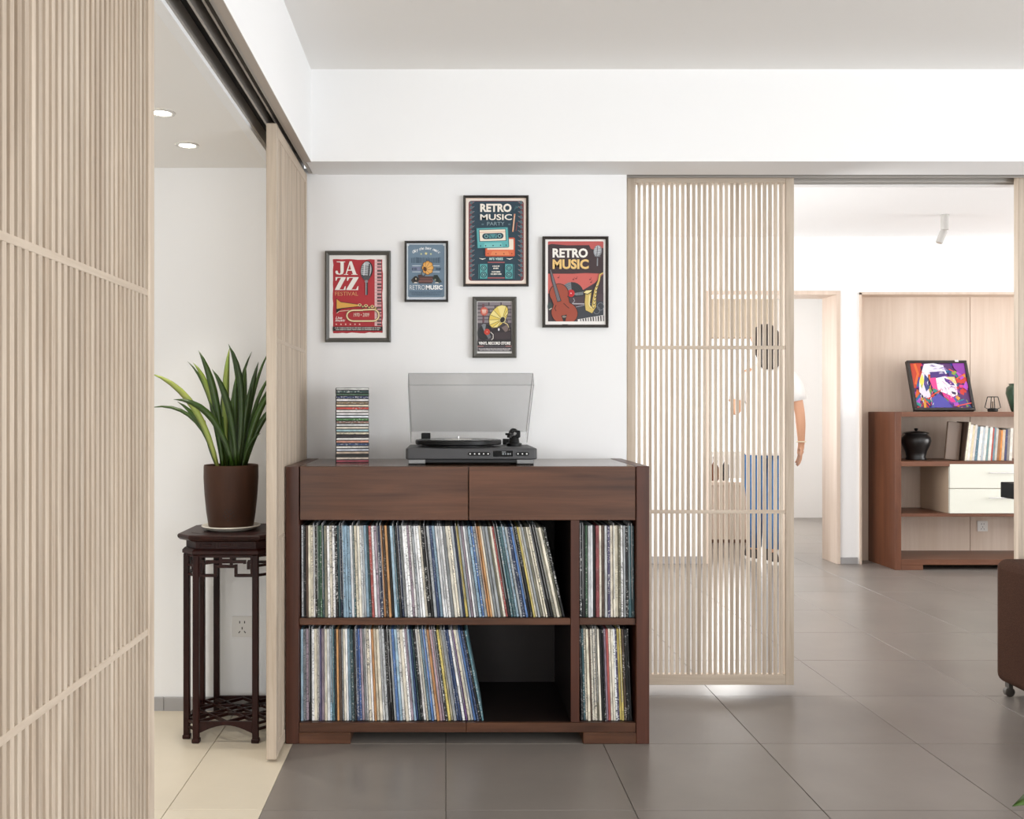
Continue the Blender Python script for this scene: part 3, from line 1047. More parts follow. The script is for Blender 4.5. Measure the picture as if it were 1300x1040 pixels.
class Print(MB):
    """flat printed artwork: coloured shapes on a sheet, in the poster's own 2D units"""

    def __init__(self, fn, step=0.00005):
        super().__init__()
        self.fn, self.layer, self.step = fn, 0, step
        self.flat = True

    def shape(self, pts, faces, c):
        self.layer += 1
        self.mat(ink(c))
        self.add([self.fn(u, v, self.layer * self.step) for u, v in pts], faces)

    def poly(self, pts, c):
        a = sum(pts[i][0] * pts[(i + 1) % len(pts)][1] - pts[(i + 1) % len(pts)][0] * pts[i][1] for i in range(len(pts)))
        if a > 0:
            pts = pts[::-1]
        self.shape(pts, [tuple(range(len(pts)))], c)

    def rect(self, u0, v0, u1, v1, c):
        self.poly([(u0, v0), (u1, v0), (u1, v1), (u0, v1)], c)

    def rrect(self, u0, v0, u1, v1, r, c):
        pts = []
        for cu, cv, a0 in ((u1 - r, v1 - r, 0), (u0 + r, v1 - r, PI / 2), (u0 + r, v0 + r, PI), (u1 - r, v0 + r, 3 * PI / 2)):
            for k in range(5):
                a = a0 + PI / 2 * k / 4
                pts.append((cu + r * math.cos(a), cv + r * math.sin(a)))
        self.poly(pts, c)

    def ell(self, cu, cv, ru, rv, c, rot=0.0, n=24, a0=0.0, a1=2 * PI):
        pts = []
        for k in range(n + (0 if a1 - a0 > 6.28 else 1)):
            a = a0 + (a1 - a0) * k / n
            x, y = ru * math.cos(a), rv * math.sin(a)
            pts.append((cu + x * math.cos(rot) - y * math.sin(rot), cv + x * math.sin(rot) + y * math.cos(rot)))
        self.poly(pts, c)

    def ring(self, cu, cv, ru, rv, w, c, n=24):
        self.line([(cu + ru * math.cos(2 * PI * k / n), cv + rv * math.sin(2 * PI * k / n)) for k in range(n + 1)], w, c)

    def line(self, pts, w, c):
        L, R = [], []
        ws = w if isinstance(w, (list, tuple)) else [w] * len(pts)
        for i, p in enumerate(pts):
            a, b_ = pts[max(0, i - 1)], pts[min(len(pts) - 1, i + 1)]
            dx, dy = b_[0] - a[0], b_[1] - a[1]
            d = math.hypot(dx, dy) or 1
            nx, ny = -dy / d * ws[i] / 2, dx / d * ws[i] / 2
            L.append((p[0] + nx, p[1] + ny))
            R.append((p[0] - nx, p[1] - ny))
        n = len(pts)
        self.shape(L + R, [(i, i + 1, n + i + 1, n + i) for i in range(n - 1)], c)

    def text(self, s, u0, v0, u1, v1, c, bold=0.02, shear=0.0):
        vs, fs = text_mesh(s, bold, shear)
        xs, ys = [p[0] for p in vs], [p[1] for p in vs]
        x0, x1, y0, y1 = min(xs), max(xs), min(ys), max(ys)
        self.shape([(u0 + (x - x0) / (x1 - x0) * (u1 - u0), v1 - (y - y0) / (y1 - y0) * (v1 - v0)) for x, y in vs], fs, c)

    def arctext(self, s, cu, cv, r, a0, a1, size, c, bold=0.01, shear=0.3):
        n = len(s)
        for i, ch in enumerate(s):
            if ch == ' ':
                continue
            a = a0 + (a1 - a0) * i / (n - 1)
            vs, fs = text_mesh(ch, bold, shear)
            ca, sa = math.cos(a), math.sin(a)
            pts = []
            for x, y in vs:
                x = (x - 0.28) * size
                y = y * size
                pts.append((cu + r * sa + x * ca + y * sa, cv - r * ca + x * sa - y * ca))
            self.shape(pts, fs, c)

    def bars(self, u0, v0, u1, v1, c, n=12, fill=0.6, seed=1):
        rg = random.Random(seed)
        u = u0
        step = (u1 - u0) / n
        for k in range(n):
            w = step * rg.uniform(fill - 0.2, fill + 0.25)
            self.rect(u, v0 + rg.uniform(0, (v1 - v0) * .15), u + w, v1, c)
            u += step

    def star(self, cu, cv, r, c):
        self.poly([(cu + (r if k % 2 == 0 else r * 0.42) * math.sin(PI * k / 5), cv - (r if k % 2 == 0 else r * 0.42) * math.cos(PI * k / 5)) for k in range(10)], c)


WALLY = 3.607
PRY = WALLY - 0.010


def poster(label, ox, oy, sc, frame, sheet, paper, fw=4.0, frame_mat=None, inner=None):
    """frame, sheet: pixel boxes in the poster's own crop units (ox, oy, sc map them to the wall)"""
    k = PRY / FPX
    fn = lambda u, v, d: ((ox + u / sc - VPX) * k, PRY - d, CAM_H - (oy + v / sc - 520) * k)
    x0, _, z1 = fn(frame[0], frame[1], 0)
    x1, _, z0 = fn(frame[2], frame[3], 0)
    t = thing('framed_poster', label, 'poster', ((x0 + x1) / 2, WALLY, z0), 0, 'framed music posters on the white wall')
    fwm = fw * k
    fm = frame_mat or FRAMEB
    YB, YFr = WALLY - 0.0005, WALLY - 0.022
    # mitred frame bars with a sloping inner lip
    def frame_bar(pts_out, pts_in):
        mb = MB().mat(fm)
        (ax, az), (bx, bz) = pts_out
        (cx, cz), (dx, dz) = pts_in
        mid = lambda p, q, f: (p[0] + (q[0] - p[0]) * f, p[1] + (q[1] - p[1]) * f)
        m0, m1 = mid((ax, az), (cx, cz), 0.35), mid((bx, bz), (dx, dz), 0.35)
        prof0 = [(ax, YB, az), (ax, YFr + 0.004, az), (m0[0], YFr, m0[1]), (cx, YFr + 0.007, cz), (cx, YB, cz)]
        prof1 = [(bx, YB, bz), (bx, YFr + 0.004, bz), (m1[0], YFr, m1[1]), (dx, YFr + 0.007, dz), (dx, YB, dz)]
        mb.add(prof0 + prof1, [(0, 1, 6, 5), (1, 2, 7, 6), (2, 3, 8, 7), (3, 4, 9, 8), (4, 0, 5, 9), (4, 3, 2, 1, 0), (5, 6, 7, 8, 9)])
        mb.build('frame_bar', parent=t)
    O = [(x0, z0), (x1, z0), (x1, z1), (x0, z1)]
    I = [(x0 + fwm, z0 + fwm), (x1 - fwm, z0 + fwm), (x1 - fwm, z1 - fwm), (x0 + fwm, z1 - fwm)]
    for i in range(4):
        j = (i + 1) % 4
        frame_bar((O[i], O[j]), (I[i], I[j]))
    MB().mat(ink(inner or paper)).box(x0 + fwm * 0.6, x1 - fwm * 0.6, PRY, WALLY - 0.001, z0 + fwm * 0.6, z1 - fwm * 0.6).build('backing_sheet', parent=t)
    pr = Print(fn)
    if inner:
        pr.rect(sheet[0], sheet[1], sheet[2], sheet[3], paper)
    return t, pr


# ---- JAZZ festival
GREYF = plain('poster_frame_grey', '#5b5954', 0.4, bump=0.05)
t, P = poster('red jazz festival poster with microphone and trumpet in a grey frame', 410, 315, 8.456, (25, 33, 728, 1010), (75, 85, 672, 950), '#f3efec', 5.2, GREYF)
RED = '#b52c35'
edge = []
rg = random.Random(4)
for k in range(12): edge.append((108 + k * 44.3, 122 + rg.uniform(-5, 5)))
for k in range(16): edge.append((640 + rg.uniform(-5, 5), 122 + k * 52))
for k in range(12): edge.append((640 - k * 48, 910 + rg.uniform(-6, 6)))
for k in range(16): edge.append((108 + rg.uniform(-4, 4), 910 - k * 52))
P.poly(edge, RED)
P.rect(555, 122, 582, 835, '#e9c3c4')
P.rect(582, 122, 628, 835, '#e3a9ac')
for k in range(20):
    v = 126 + k * 36
    P.rect(582, v, 628, v + (20 if k % 7 not in (2, 6) else 12), '#5a4a4c')
    P.rect(556, v + 27, 628, v + 29, '#b0777b')
J = [(.15, 0), (1, 0), (1, .05), (.85, .07), (.85, .75), (.75, .95), (.45, 1), (.12, .95), (0, .8), (.08, .68), (.25, .7), (.3, .85), (.42, .93), (.52, .85), (.52, .07), (.15, .05)]
A = [(.42, 0), (.58, 0), (.92, .95), (1, .95), (1, 1), (.55, 1), (.55, .95), (.66, .95), (.58, .7), (.28, .7), (.2, .95), (.32, .95), (.32, 1), (0, 1), (0, .95), (.12, .95)]
Zl = [(.05, 0), (1, 0), (1, .06), (.42, .95), (.8, .95), (.93, .7), (1, .7), (.97, 1), (0, 1), (0, .94), (.56, .06), (.25, .06), (.12, .28), (.05, .28)]
def glyph(g_, u0, v0, u1, v1, c): P.poly([(u0 + x * (u1 - u0), v0 + y * (v1 - v0)) for x, y in g_], c)
glyph(J, 132, 145, 240, 288, '#f6f0ea'); glyph(A, 225, 143, 372, 288, '#f6f0ea')
glyph([(.43, .22), (.52, .62), (.31, .62)], 225, 143, 372, 288, RED)
glyph(Zl, 130, 313, 245, 452, '#f6f0ea'); glyph(Zl, 252, 313, 382, 452, '#f6f0ea')
P.text('FESTIVAL', 130, 470, 378, 512, '#e0a070', 0.0)
P.ell(470, 240, 66, 102, '#2a2628', 0.12); P.ell(465, 238, 56, 92, '#b9bcc0', 0.12)
for k in range(7): P.line([(412, 190 + k * 20), (508, 200 + k * 20)], 7, '#5c5f64')
P.line([(448, 160), (438, 320)], 8, '#e6e8ea'); P.line([(500, 170), (488, 325)], 14, '#303236')
P.poly([(410, 292), (515, 300), (492, 345), (440, 345)], '#4c4d52')
P.ell(467, 360, 18, 16, '#8d8f94'); P.rect(455, 372, 482, 505, '#34363a'); P.rect(459, 372, 467, 505, '#aeb2b6')
P.poly([(145, 540), (185, 575), (390, 605), (400, 628), (200, 655), (145, 700)], '#2b2020')
P.poly([(148, 548), (190, 582), (390, 610), (392, 624), (200, 645), (148, 655)], '#e2ab52')
P.line([(150, 700), (175, 680), (300, 668)], 6, '#e9d9c0')
for k in range(6): P.ell(395 + k * 34, 612 + (k % 2) * 16 + k * 4, 20, 16, ['#e8cf9a', '#3a2c2a'][k % 2]); P.ell(395 + k * 34, 610 + (k % 2) * 16 + k * 4, 10, 9, ['#7a5a34', '#d8b878'][k % 2])
loop = [(430 + 0, 665)] + [(540 + 62 * math.sin(PI * a / 10), 722 - 62 * math.cos(PI * a / 10)) for a in range(11)] + [(330 - 72 * math.sin(PI * a / 10), 727 + 58 * math.cos(PI * a / 10)) for a in range(11)] + [(430, 668)]
P.line(loop, 24, '#2d2121'); P.line(loop, 17, '#e6c68c'); P.line(loop, 5, '#f6ead0')
P.text('1970 \u2022 2009', 330, 698, 498, 738, '#ecd6c8', 0.01, 0.1)
P.text('Live', 135, 735, 208, 765, '#f4ece6', 0.02, 0.35); P.text('music', 132, 765, 240, 790, '#f4ece6', 0.02, 0.35)
for k in range(6): P.star(145 + k * 50, 820, 12, '#f0c8b8')
P.rect(108, 845, 640, 890, '#2b2626')
P.bars(130, 853, 620, 864, '#d9d2cc', 40, 0.62, 3); P.bars(140, 872, 610, 882, '#d9d2cc', 38, 0.62, 5)
P.build('print', parent=t)

# ---- blue gramophone
t, P = poster('small blue-grey gramophone poster, Only the best music, in a dark frame', 510, 302, 12.24, (45, 52, 722, 995), (72, 76, 697, 965), '#b9c4cd', 2.6)
P.rrect(84, 88, 684, 952, 16, '#d4dbe0'); P.rrect(98, 108, 664, 925, 20, '#70879a')
for cu, cv in ((96, 106), (664, 106), (96, 934), (664, 934)): P.ell(cu, cv, 22, 22, '#dfe4e8')
P.line([(110, 940), (650, 940)], 10, '#c9d0e0'); P.line([(110, 100), (650, 100)], 6, '#8ea2b4')
P.arctext('Only the best music', 378, 520, 340, -0.60, 0.60, 62, '#f4f6f7')
P.star(303, 252, 18, '#e3e0a0'); P.star(378, 245, 28, '#e6dc9a'); P.star(453, 252, 18, '#e3e0a0')
P.bars(150, 300, 612, 392, '#4a6074', 18, 0.5, 8)
for v in (436, 530): P.line([(165, v), (300, v)], 10, '#cfd8df'); P.line([(480, v), (590, v)], 10, '#cfd8df')
P.rect(150, 452, 292, 512, '#7c84a0'); P.bars(158, 462, 240, 504, '#44566a', 5, 0.6, 2); P.bars(532, 462, 610, 504, '#44566a', 5, 0.6, 4)
P.poly([(255, 580), (300, 570), (330, 600), (490, 600), (470, 710), (265, 710)], '#4a3533')
P.rect(268, 622, 480, 648, '#6d4743'); P.rect(262, 660, 488, 690, '#7b524b')
P.poly([(145, 655), (205, 598), (285, 640), (240, 700), (170, 705)], '#3c3835'); P.poly([(480, 640), (500, 580), (555, 578), (625, 690), (560, 705)], '#2e3a34')
P.ell(215, 640, 34, 44, '#221f1f', 0.3); P.ell(222, 640, 12, 16, '#b3a78f'); P.ell(540, 640, 36, 48, '#1f2b28', -0.3); P.ell(520, 655, 12, 16, '#93a08c')
P.ell(216, 706, 30, 16, '#e6ded4', 0, 16, PI, 2 * PI); P.ell(546, 706, 30, 16, '#e6ded4', 0, 16, PI, 2 * PI)
P.ell(340, 560, 34, 44, '#3a4550'); P.ell(338, 556, 22, 30, '#7d8d99')
for k in range(8):
    a = 2 * PI * k / 8
    P.ell(405 + 52 * math.cos(a), 468 + 68 * math.sin(a), 42, 42, '#4a2f1f')
for k in range(8):
    a = 2 * PI * k / 8
    P.ell(405 + 52 * math.cos(a), 468 + 68 * math.sin(a), 36, 36, '#e0a350')
P.ell(405, 468, 62, 80, '#e8b264')
for k in range(8):
    a = 2 * PI * k / 8 + 0.39
    P.line([(365, 490), (405 + 78 * math.cos(a), 468 + 98 * math.sin(a))], 5, '#8a5a2a')
P.ell(362, 488, 26, 36, '#5a3419', -0.4)
P.text('RETRO', 124, 738, 362, 808, '#f2f5f6', -0.012); P.text('MUSIC', 376, 738, 634, 808, '#ffffff', 0.035)
for k in range(4): P.bars(130 + k * 12, 835 + k * 18, 632 - k * 12, 846 + k * 18, '#566b7e', 34, 0.6, k)
P.build('print', parent=t)

# ---- cassette party
t, P = poster('retro music party poster with teal and orange cassettes, highest on the wall', 584, 245, 8.455, (35, 30, 735, 1003), (60, 58, 710, 972), '#f3dccb', 3.0)
P.rrect(66, 66, 704, 964, 8, '#f5e9de'); P.rrect(92, 84, 684, 944, 30, '#7d4145'); P.rrect(122, 90, 655, 938, 18, '#26404f')
for sgn, ub in ((1, 122), (-1, 655)):
    for k in range(16):
        v = 104 + k * 52
        P.poly([(ub, v - 22), (ub + sgn * 30, v), (ub, v + 22)], '#7d4145')
        P.line([(ub - sgn * 18, v + 14), (ub + sgn * 34, v - 12)], 5, '#7f98a0')
        P.ell(ub, v, 14, 18, '#587078')
P.text('RETRO', 216, 118, 552, 208, '#f6efe4', 0.045); P.text('MUSIC', 216, 230, 556, 294, '#f6efe4', 0.02)
P.text('PARTY', 290, 314, 476, 352, '#8ea5ad', 0.0)
P.ell(243, 340, 14, 9, '#54707c'); P.ell(528, 340, 14, 9, '#54707c')
P.line([(586, 228), (566, 420)], 16, '#d59a78'); P.line([(584, 250), (570, 400)], 5, '#f0d8c0'); P.line([(612, 320), (600, 410)], 10, '#7d4145')
for k in range(3): P.line([(575 + k * 8, 192 - k * 22), (600, 165 - k * 10), (622, 160)], 4, '#4f7c80')
P.rrect(270, 482, 588, 684, 14, '#c9583a'); P.rrect(282, 494, 576, 674, 10, '#e0714a'); P.rect(292, 498, 572, 612, '#f3e6d4')
P.poly([(325, 672), (345, 628), (515, 628), (530, 672)], '#e88a5c')
for k in range(4): P.ell(300 + k * 85, 655, 7, 7, '#9a3f2c')
C = lambda u, v: (u + (v - 480) * 0.05, v - (u - 350) * 0.03)
P.poly([C(178, 372), C(512, 372), C(522, 384), C(522, 584), C(512, 594), C(186, 594), C(176, 584), C(176, 384)], '#2d6a72')
P.poly([C(186, 380), C(514, 380), C(514, 588), C(186, 588)], '#5fb3b5')
P.poly([C(204, 392), C(494, 392), C(494, 522), C(204, 522)], '#26404f'); P.poly([C(212, 398), C(488, 398), C(488, 516), C(212, 516)], '#f3e6d4')
P.line([C(214, 424), C(486, 424)], 4, '#d77a5c')
P.line([C(268, 466), C(438, 466)], 62, '#26404f'); P.ell(*C(270, 466), 31, 31, '#26404f'); P.ell(*C(436, 466), 31, 31, '#26404f')
for u in (282, 424): P.ring(*C(u, 466), 17, 17, 6, '#8fc6c4')
P.poly([C(310, 445), C(396, 445), C(396, 488), C(310, 488)], '#4f8f94')
P.line([C(315, 448), C(345, 486)], 6, '#26404f'); P.line([C(392, 448), C(362, 486)], 6, '#26404f')
P.poly([C(246, 588), C(262, 540), C(440, 540), C(456, 588)], '#7cc7c6')
for u in (215, 270, 350, 430, 490): P.ell(*C(u, 568), 7, 7, '#26404f')
P.text("80'S VIBES", 312, 696, 460, 724, '#bfe0dd', 0.03)
P.line([(205, 704), (240, 714), (275, 706)], [3, 12, 3], '#f3efe6'); P.line([(498, 706), (532, 714), (566, 704)], [3, 12, 3], '#f3efe6')
P.rect(296, 742, 478, 755, '#a15a5c'); P.rect(296, 908, 478, 922, '#a15a5c')
for u in (210, 482):
    P.rrect(u, 765, u + 84, 925, 6, '#3f8c90'); P.rrect(u + 5, 770, u + 79, 920, 5, '#57a6a6')
    for v, r in ((808, 32), (880, 34)):
        P.ell(u + 42, v, r, r * 0.95, '#26404f'); P.ring(u + 42, v, r * .62, r * .6, 6, '#6fbab8'); P.ell(u + 42, v, 8, 8, '#8fd0cc')
for u in (198, 578): P.line([(u, 770), (u, 925)], 5, '#4f8a90')
P.bars(348, 782, 424, 796, '#e6e2d8', 7, 0.7, 1); P.bars(356, 804, 412, 820, '#e6e2d8', 5, 0.7, 2)
P.bars(340, 842, 432, 858, '#e6e2d8', 9, 0.7, 3); P.bars(328, 866, 446, 882, '#e6e2d8', 11, 0.7, 4)
P.build('print', parent=t)

# ---- violin and saxophone
t, P = poster('retro music poster with violin and saxophone, farthest right on the wall', 684, 297, 8.456, (40, 30, 745, 1005), (72, 58, 716, 972), '#f6f2ee', 3.4)
P.rrect(98, 80, 694, 940, 12, '#c25a56')
P.poly([(98, 118), (140, 108), (300, 122), (540, 120), (560, 160), (600, 170), (694, 150), (694, 420), (640, 425), (500, 420), (300, 432), (98, 428)], '#3e2d30')
P.rect(98, 428, 694, 640, '#cf655d')
P.poly([(98, 640), (480, 600), (694, 470), (694, 940), (98, 940)], '#43343a')
P.poly([(540, 590), (694, 430), (694, 560), (600, 700)], '#43343a')
P.text('RETRO', 148, 155, 526, 256, '#f8f4ec', 0.04); P.text('MUSIC', 148, 272, 536, 378, '#ecc77f', 0.04)
for u, v in ((210, 470), (370, 490), (400, 480), (550, 490), (560, 520)): P.ell(u, v, 9, 7, '#7c2f30'); P.line([(u + 8, v), (u + 12, v - 24)], 4, '#7c2f30')
P.ell(632, 185, 44, 64, '#8f9297', 0.15); P.ell(630, 182, 34, 54, '#c9ccd0', 0.15)
for k in range(6): P.line([(598, 150 + k * 18), (664, 156 + k * 18)], 6, '#6f7277')
P.line([(632, 130), (622, 240)], 7, '#53565b'); P.line([(630, 260), (628, 345)], 12, '#8f9297')
P.ell(355, 640, 125, 122, '#2a2c30')
P.poly([(355, 640), (265, 555), (310, 525), (345, 518)], '#7d8388'); P.poly([(355, 640), (480, 620), (474, 655), (400, 662)], '#7d8388')
for r in (70, 90, 108): P.ring(355, 640, r, r, 2.5, '#3e4146', 32)
P.ell(345, 638, 40, 40, '#c8232a'); P.ell(345, 638, 6, 6, '#f0e0d8')
P.poly([(300, 690), (694, 640), (694, 940), (380, 940)], '#4a3a40')
P.line([(355, 750), (495, 752)], 12, '#b6b3b8'); P.line([(370, 690), (385, 720), (362, 745)], 8, '#9a9aa0')
P.poly([(380, 790), (660, 720), (694, 730), (694, 880), (420, 930)], '#3a3d45'); P.line([(380, 790), (560, 750)], 5, '#aeb3ba')
for u, v in ((662, 780), (620, 820)): P.ring(u, v, 34, 40, 5, '#7b8088')
P.poly([(418, 918), (694, 872), (694, 940), (418, 940)], '#ece8e4')
for k in range(10): P.poly([(440 + k * 27, 916 - k * 4.4), (456 + k * 27, 914 - k * 4.4), (458 + k * 27, 938), (444 + k * 27, 938)], '#4a474a' if k % 3 else '#8a8788')
P.ell(120, 780, 26, 45, '#3c4a48'); P.line([(110, 815), (140, 798)], 10, '#c9c4bc')
def violin(c, g_):
    P.ell(215, 640, 98 + g_, 100 + g_, c, 0.2); P.ell(275, 850, 140 + g_, 120 + g_, c, 0.2)
    P.poly([(115 - g_, 640), (315 + g_, 680), (330 + g_, 760), (400 + g_, 830), (140 - g_, 830), (160 - g_, 760)], c)
violin('#2c1a18', 7); violin('#a34a35', 0)
P.rect(98, 941, 694, 972, '#f6f2ee')
P.line([(122, 380), (150, 490), (220, 728)], [18, 34, 46], '#2a2426'); P.line([(124, 385), (152, 492), (216, 722)], [10, 22, 34], '#6f6c72')
P.line([(185, 765), (170, 800), (185, 830)], 8, '#4a1e18'); P.line([(265, 745), (300, 780), (325, 800)], 8, '#4a1e18')
P.poly([(240, 878), (300, 868), (285, 938), (262, 938)], '#1c1819'); P.ell(272, 890, 22, 12, '#8a8076')
sx = [(690, 418), (655, 440), (645, 500), (610, 600), (595, 700), (590, 780), (560, 830), (525, 810), (520, 740), (530, 650), (530, 620)]
P.line(sx, [16, 26, 26, 36, 44, 54, 62, 62, 66, 74, 82], '#3a3018'); P.line(sx, [10, 18, 18, 27, 34, 44, 50, 50, 54, 60, 68], '#d9bd6a')
for k in range(7): P.ell(622 - k * 6, 560 + k * 38, 12, 14, '#4a3c1c'); P.ell(622 - k * 6, 556 + k * 38, 7, 9, '#f2e2a6')
P.poly([(470, 632), (500, 604), (578, 598), (580, 620), (520, 655)], '#3a3018'); P.poly([(480, 632), (506, 610), (570, 604), (560, 620), (520, 646)], '#f0dfa0')
P.line([(545, 660), (540, 760), (560, 800)], 12, '#f2e2a6')
P.build('print', parent=t)

# ---- vinyl record store
t, P = poster('small vinyl record store poster with a yellow horn, lowest on the wall', 596, 374, 12.38, (48, 38, 738, 995), (100, 95, 690, 925), '#f2efec', 5.6, GREYF, inner='#1d1b1b')
P.rect(126, 118, 664, 895, '#463f45')
rg = random.Random(11)
for r in range(6):
    v = 122 + r * 56 * 1.0
    for k in range(-1, 4):
        u0 = 126 + k * 190 + (95 if r % 2 else 0)
        u1 = u0 + 172
        u0, u1 = max(u0, 128), min(u1, 662)
        if u1 - u0 > 20:
            P.rect(u0, v + rg.uniform(0, 5), u1, v + 42 + rg.uniform(0, 5), rg.choice(['#8b8288', '#7b7278', '#968d90']))
P.rect(200, 150, 235, 210, '#6f4a50'); P.rect(205, 350, 232, 440, '#6f4a50')
for k in range(12):
    a = PI * k / 6
    P.poly([(230, 265), (230 + 62 * math.cos(a - .2), 265 + 72 * math.sin(a - .2)), (230 + 62 * math.cos(a + .2), 265 + 72 * math.sin(a + .2))], '#c8564a')
P.ell(230, 265, 50, 58, '#cf6a58'); P.rect(195, 240, 265, 256, '#f0d8c8'); P.rect(200, 266, 262, 280, '#f0d8c8'); P.rect(205, 292, 252, 302, '#e9c2b0')
P.ell(238, 595, 108, 128, '#232427', 0.5)
P.poly([(238, 595), (190, 480), (225, 462), (262, 470)], '#8a8f94'); P.poly([(238, 595), (300, 700), (335, 670), (320, 620)], '#74797e')
for r in (60, 80, 96): P.ring(238, 595, r * .95, r * 1.12, 3, '#393b40', 32)
P.ell(276, 588, 46, 48, '#c8402e'); P.ell(276, 588, 6, 6, '#f0ddd0')
P.poly([(330, 560), (420, 520), (660, 520), (664, 725), (370, 725)], '#2a2327'); P.poly([(390, 600), (640, 590), (640, 700), (390, 705)], '#3c3034')
P.poly([(500, 520), (600, 470), (640, 560), (560, 590)], '#7a6a66')
P.line([(330, 590), (372, 630), (372, 690), (345, 712)], 12, '#d8cfc8'); P.line([(440, 540), (480, 560)], 30, '#15130f'); P.ell(460, 550, 14, 22, '#f0eaf0')
P.line([(545, 440), (600, 470), (625, 520), (600, 580)], [30, 24, 18, 14], '#3a2f1c'); P.line([(548, 442), (598, 472), (618, 520)], [16, 12, 8], '#e6d39a')
H = [(510, 170), (575, 185), (605, 235), (598, 310), (560, 400), (510, 460), (440, 515), (360, 522), (318, 480), (308, 400), (325, 320), (380, 245), (440, 190)]
P.poly([(456 + (u - 456) * 1.05, 350 + (v - 350) * 1.05) for u, v in H], '#5b4a20'); P.poly(H, '#e8cf66')
for k, (u, v) in enumerate(H):
    if k % 2 == 0: P.poly([(515, 395), (u, v), H[(k + 1) % len(H)]], '#f3e293')
for u, v in H[1:12]: P.line([(515, 395), (u, v)], 6, '#6b5826')
P.ell(520, 398, 44, 52, '#f0e3a4', 0.5); P.ell(518, 398, 36, 46, '#1f1a16', 0.5)
P.rect(126, 725, 664, 800, '#1f1d1d')
P.text('VINYL RECORD STORE', 145, 742, 645, 790, '#f6f2ee', 0.045)
P.rect(126, 808, 222, 818, '#c48a86'); P.rect(565, 808, 664, 818, '#c48a86'); P.bars(240, 806, 548, 820, '#6d676a', 18, 0.6, 5)
P.rect(126, 838, 664, 895, '#5a5558'); P.bars(146, 848, 645, 862, '#d3cfcf', 40, 0.65, 6); P.bars(160, 870, 630, 882, '#d3cfcf', 36, 0.65, 7)
P.build('print', parent=t)

# =================================================================== HALL: PLANT STAND, POT, PLANT
SX, SY = -0.7265, 3.262
st = thing('plant_stand', 'tall dark rosewood plant stand with carved apron and chamfered corners', 'plant stand', (SX, SY, 0))
def octo(a, c):
    return [(SX + x, SY + y) for x, y in ((-(a - c), -a), (a - c, -a), (a, -(a - c)), (a, a - c), (a - c, a), (-(a - c), a), (-a, a - c), (-a, -(a - c)))]
top = MB().mat(ROSEWOOD)
rings = []
for a, z in ((0.150, 0.664), (0.160, 0.668), (0.166, 0.675), (0.167, 0.683), (0.164, 0.687)):
    rings.append([(x, y, z) for x, y in octo(a, 0.050)])
top.loft(rings).build('top', parent=st)
MB().mat(ROSEWOOD).prism(octo(0.128, 0.040), 0.6875, 0.6878).build('top_panel', parent=st)
fr = MB().mat(ROSEWOOD).prism(octo(0.142, 0.043), 0.640, 0.6642).build('frieze', parent=st)
lg_ = MB().mat(ROSEWOOD)
lg_.loft([[(x, y, z) for x, y in octo(a, 0.045)] for a, z in ((0.147, 0.619), (0.153, 0.623), (0.153, 0.633), (0.147, 0.6402))]).build('ledge', parent=st)
for q in range(4):
    Mq = Matrix.Translation((SX, SY, 0)) @ Matrix.Rotation(q * PI / 2, 4, 'Z')
    for k in (-1, 0, 1):
        c = k * 0.062
        cv = MB().mat(ROSEWOOD)
        for x0, x1, z0, z1 in ((c - 0.027, c + 0.027, 0.6585, 0.6615), (c - 0.027, c + 0.027, 0.643, 0.646), (c - 0.027, c - 0.024, 0.646, 0.6585), (c + 0.024, c + 0.027, 0.646, 0.6585)):
            cv.box(x0, x1, -0.1448, -0.1412, z0, z1, M=Mq)
        cv.box(c - 0.017, c + 0.017, -0.1445, -0.1415, 0.6485, 0.656, 0.0014, M=Mq)
        cv.build('carved_panel', parent=fr)
    # pierced apron under the ledge
    ap = MB().mat(ROSEWOOD)
    w = 0.0095
    def hb(x0, x1, z): ap.box(x0, x1, -0.1435, -0.1335, z - w / 2, z + w / 2, M=Mq)
    def vb(x, z0, z1): ap.box(x - w / 2, x + w / 2, -0.1425, -0.1345, z0, z1, M=Mq)
    hb(-0.098, 0.098, 0.6155)
    for s in (-1, 1):
        vb(s * 0.086, 0.548, 0.619)
        hb(min(s * 0.089, s * 0.030), max(s * 0.089, s * 0.030), 0.5515)
        vb(s * 0.033, 0.548, 0.588)
        vb(s * 0.018, 0.580, 0.614)
        hb(min(s * 0.058, s * 0.018), max(s * 0.058, s * 0.018), 0.597)
        vb(s * 0.062, 0.590, 0.602)
        hb(min(s * 0.086, s * 0.072), max(s * 0.086, s * 0.072), 0.597)
        vb(s * 0.0745, 0.572, 0.597)
    hb(-0.036, 0.036, 0.5815)
    hb(-0.018, 0.018, 0.6005)
    ap.build('apron', parent=st)
    # short side between the corner legs
    Mc = Matrix.Translation((SX, SY, 0)) @ Matrix.Rotation(q * PI / 2, 4, 'Z')
    p0, p1 = Mc @ Vector((-0.098, -0.140, 0)), Mc @ Vector((-0.140, -0.098, 0))
    for z in (0.6155, 0.583, 0.5515, 0.062, 0.042):
        MB().mat(ROSEWOOD).bar(p0 + Vector((0, 0, z)), p1 + Vector((0, 0, z)), 0.007, 0.008).build('corner_bar', parent=st)
    # bottom stretcher with an arched lower edge
    sa = MB().mat(ROSEWOOD)
    n = 12
    up, lo = [], []
    for k in range(n + 1):
        x = -0.090 + 0.180 * k / n
        up.append((x, 0.070))
        lo.append((x, 0.030 + 0.028 * math.sin(PI * k / n)))
    vs = [Mq @ Vector((x, y, z)) for y in (-0.144, -0.134) for x, z in up + lo]
    m = len(up)
    fs = []
    for k in range(n):
        fs += [(k, k + 1, m + k + 1, m + k), (2 * m + k, 3 * m + k, 3 * m + k + 1, 2 * m + k + 1), (k, 2 * m + k, 2 * m + k + 1, k + 1), (m + k, m + k + 1, 3 * m + k + 1, 3 * m + k)]
    sa.add(vs, fs).build('stretcher', parent=st)
leg = None
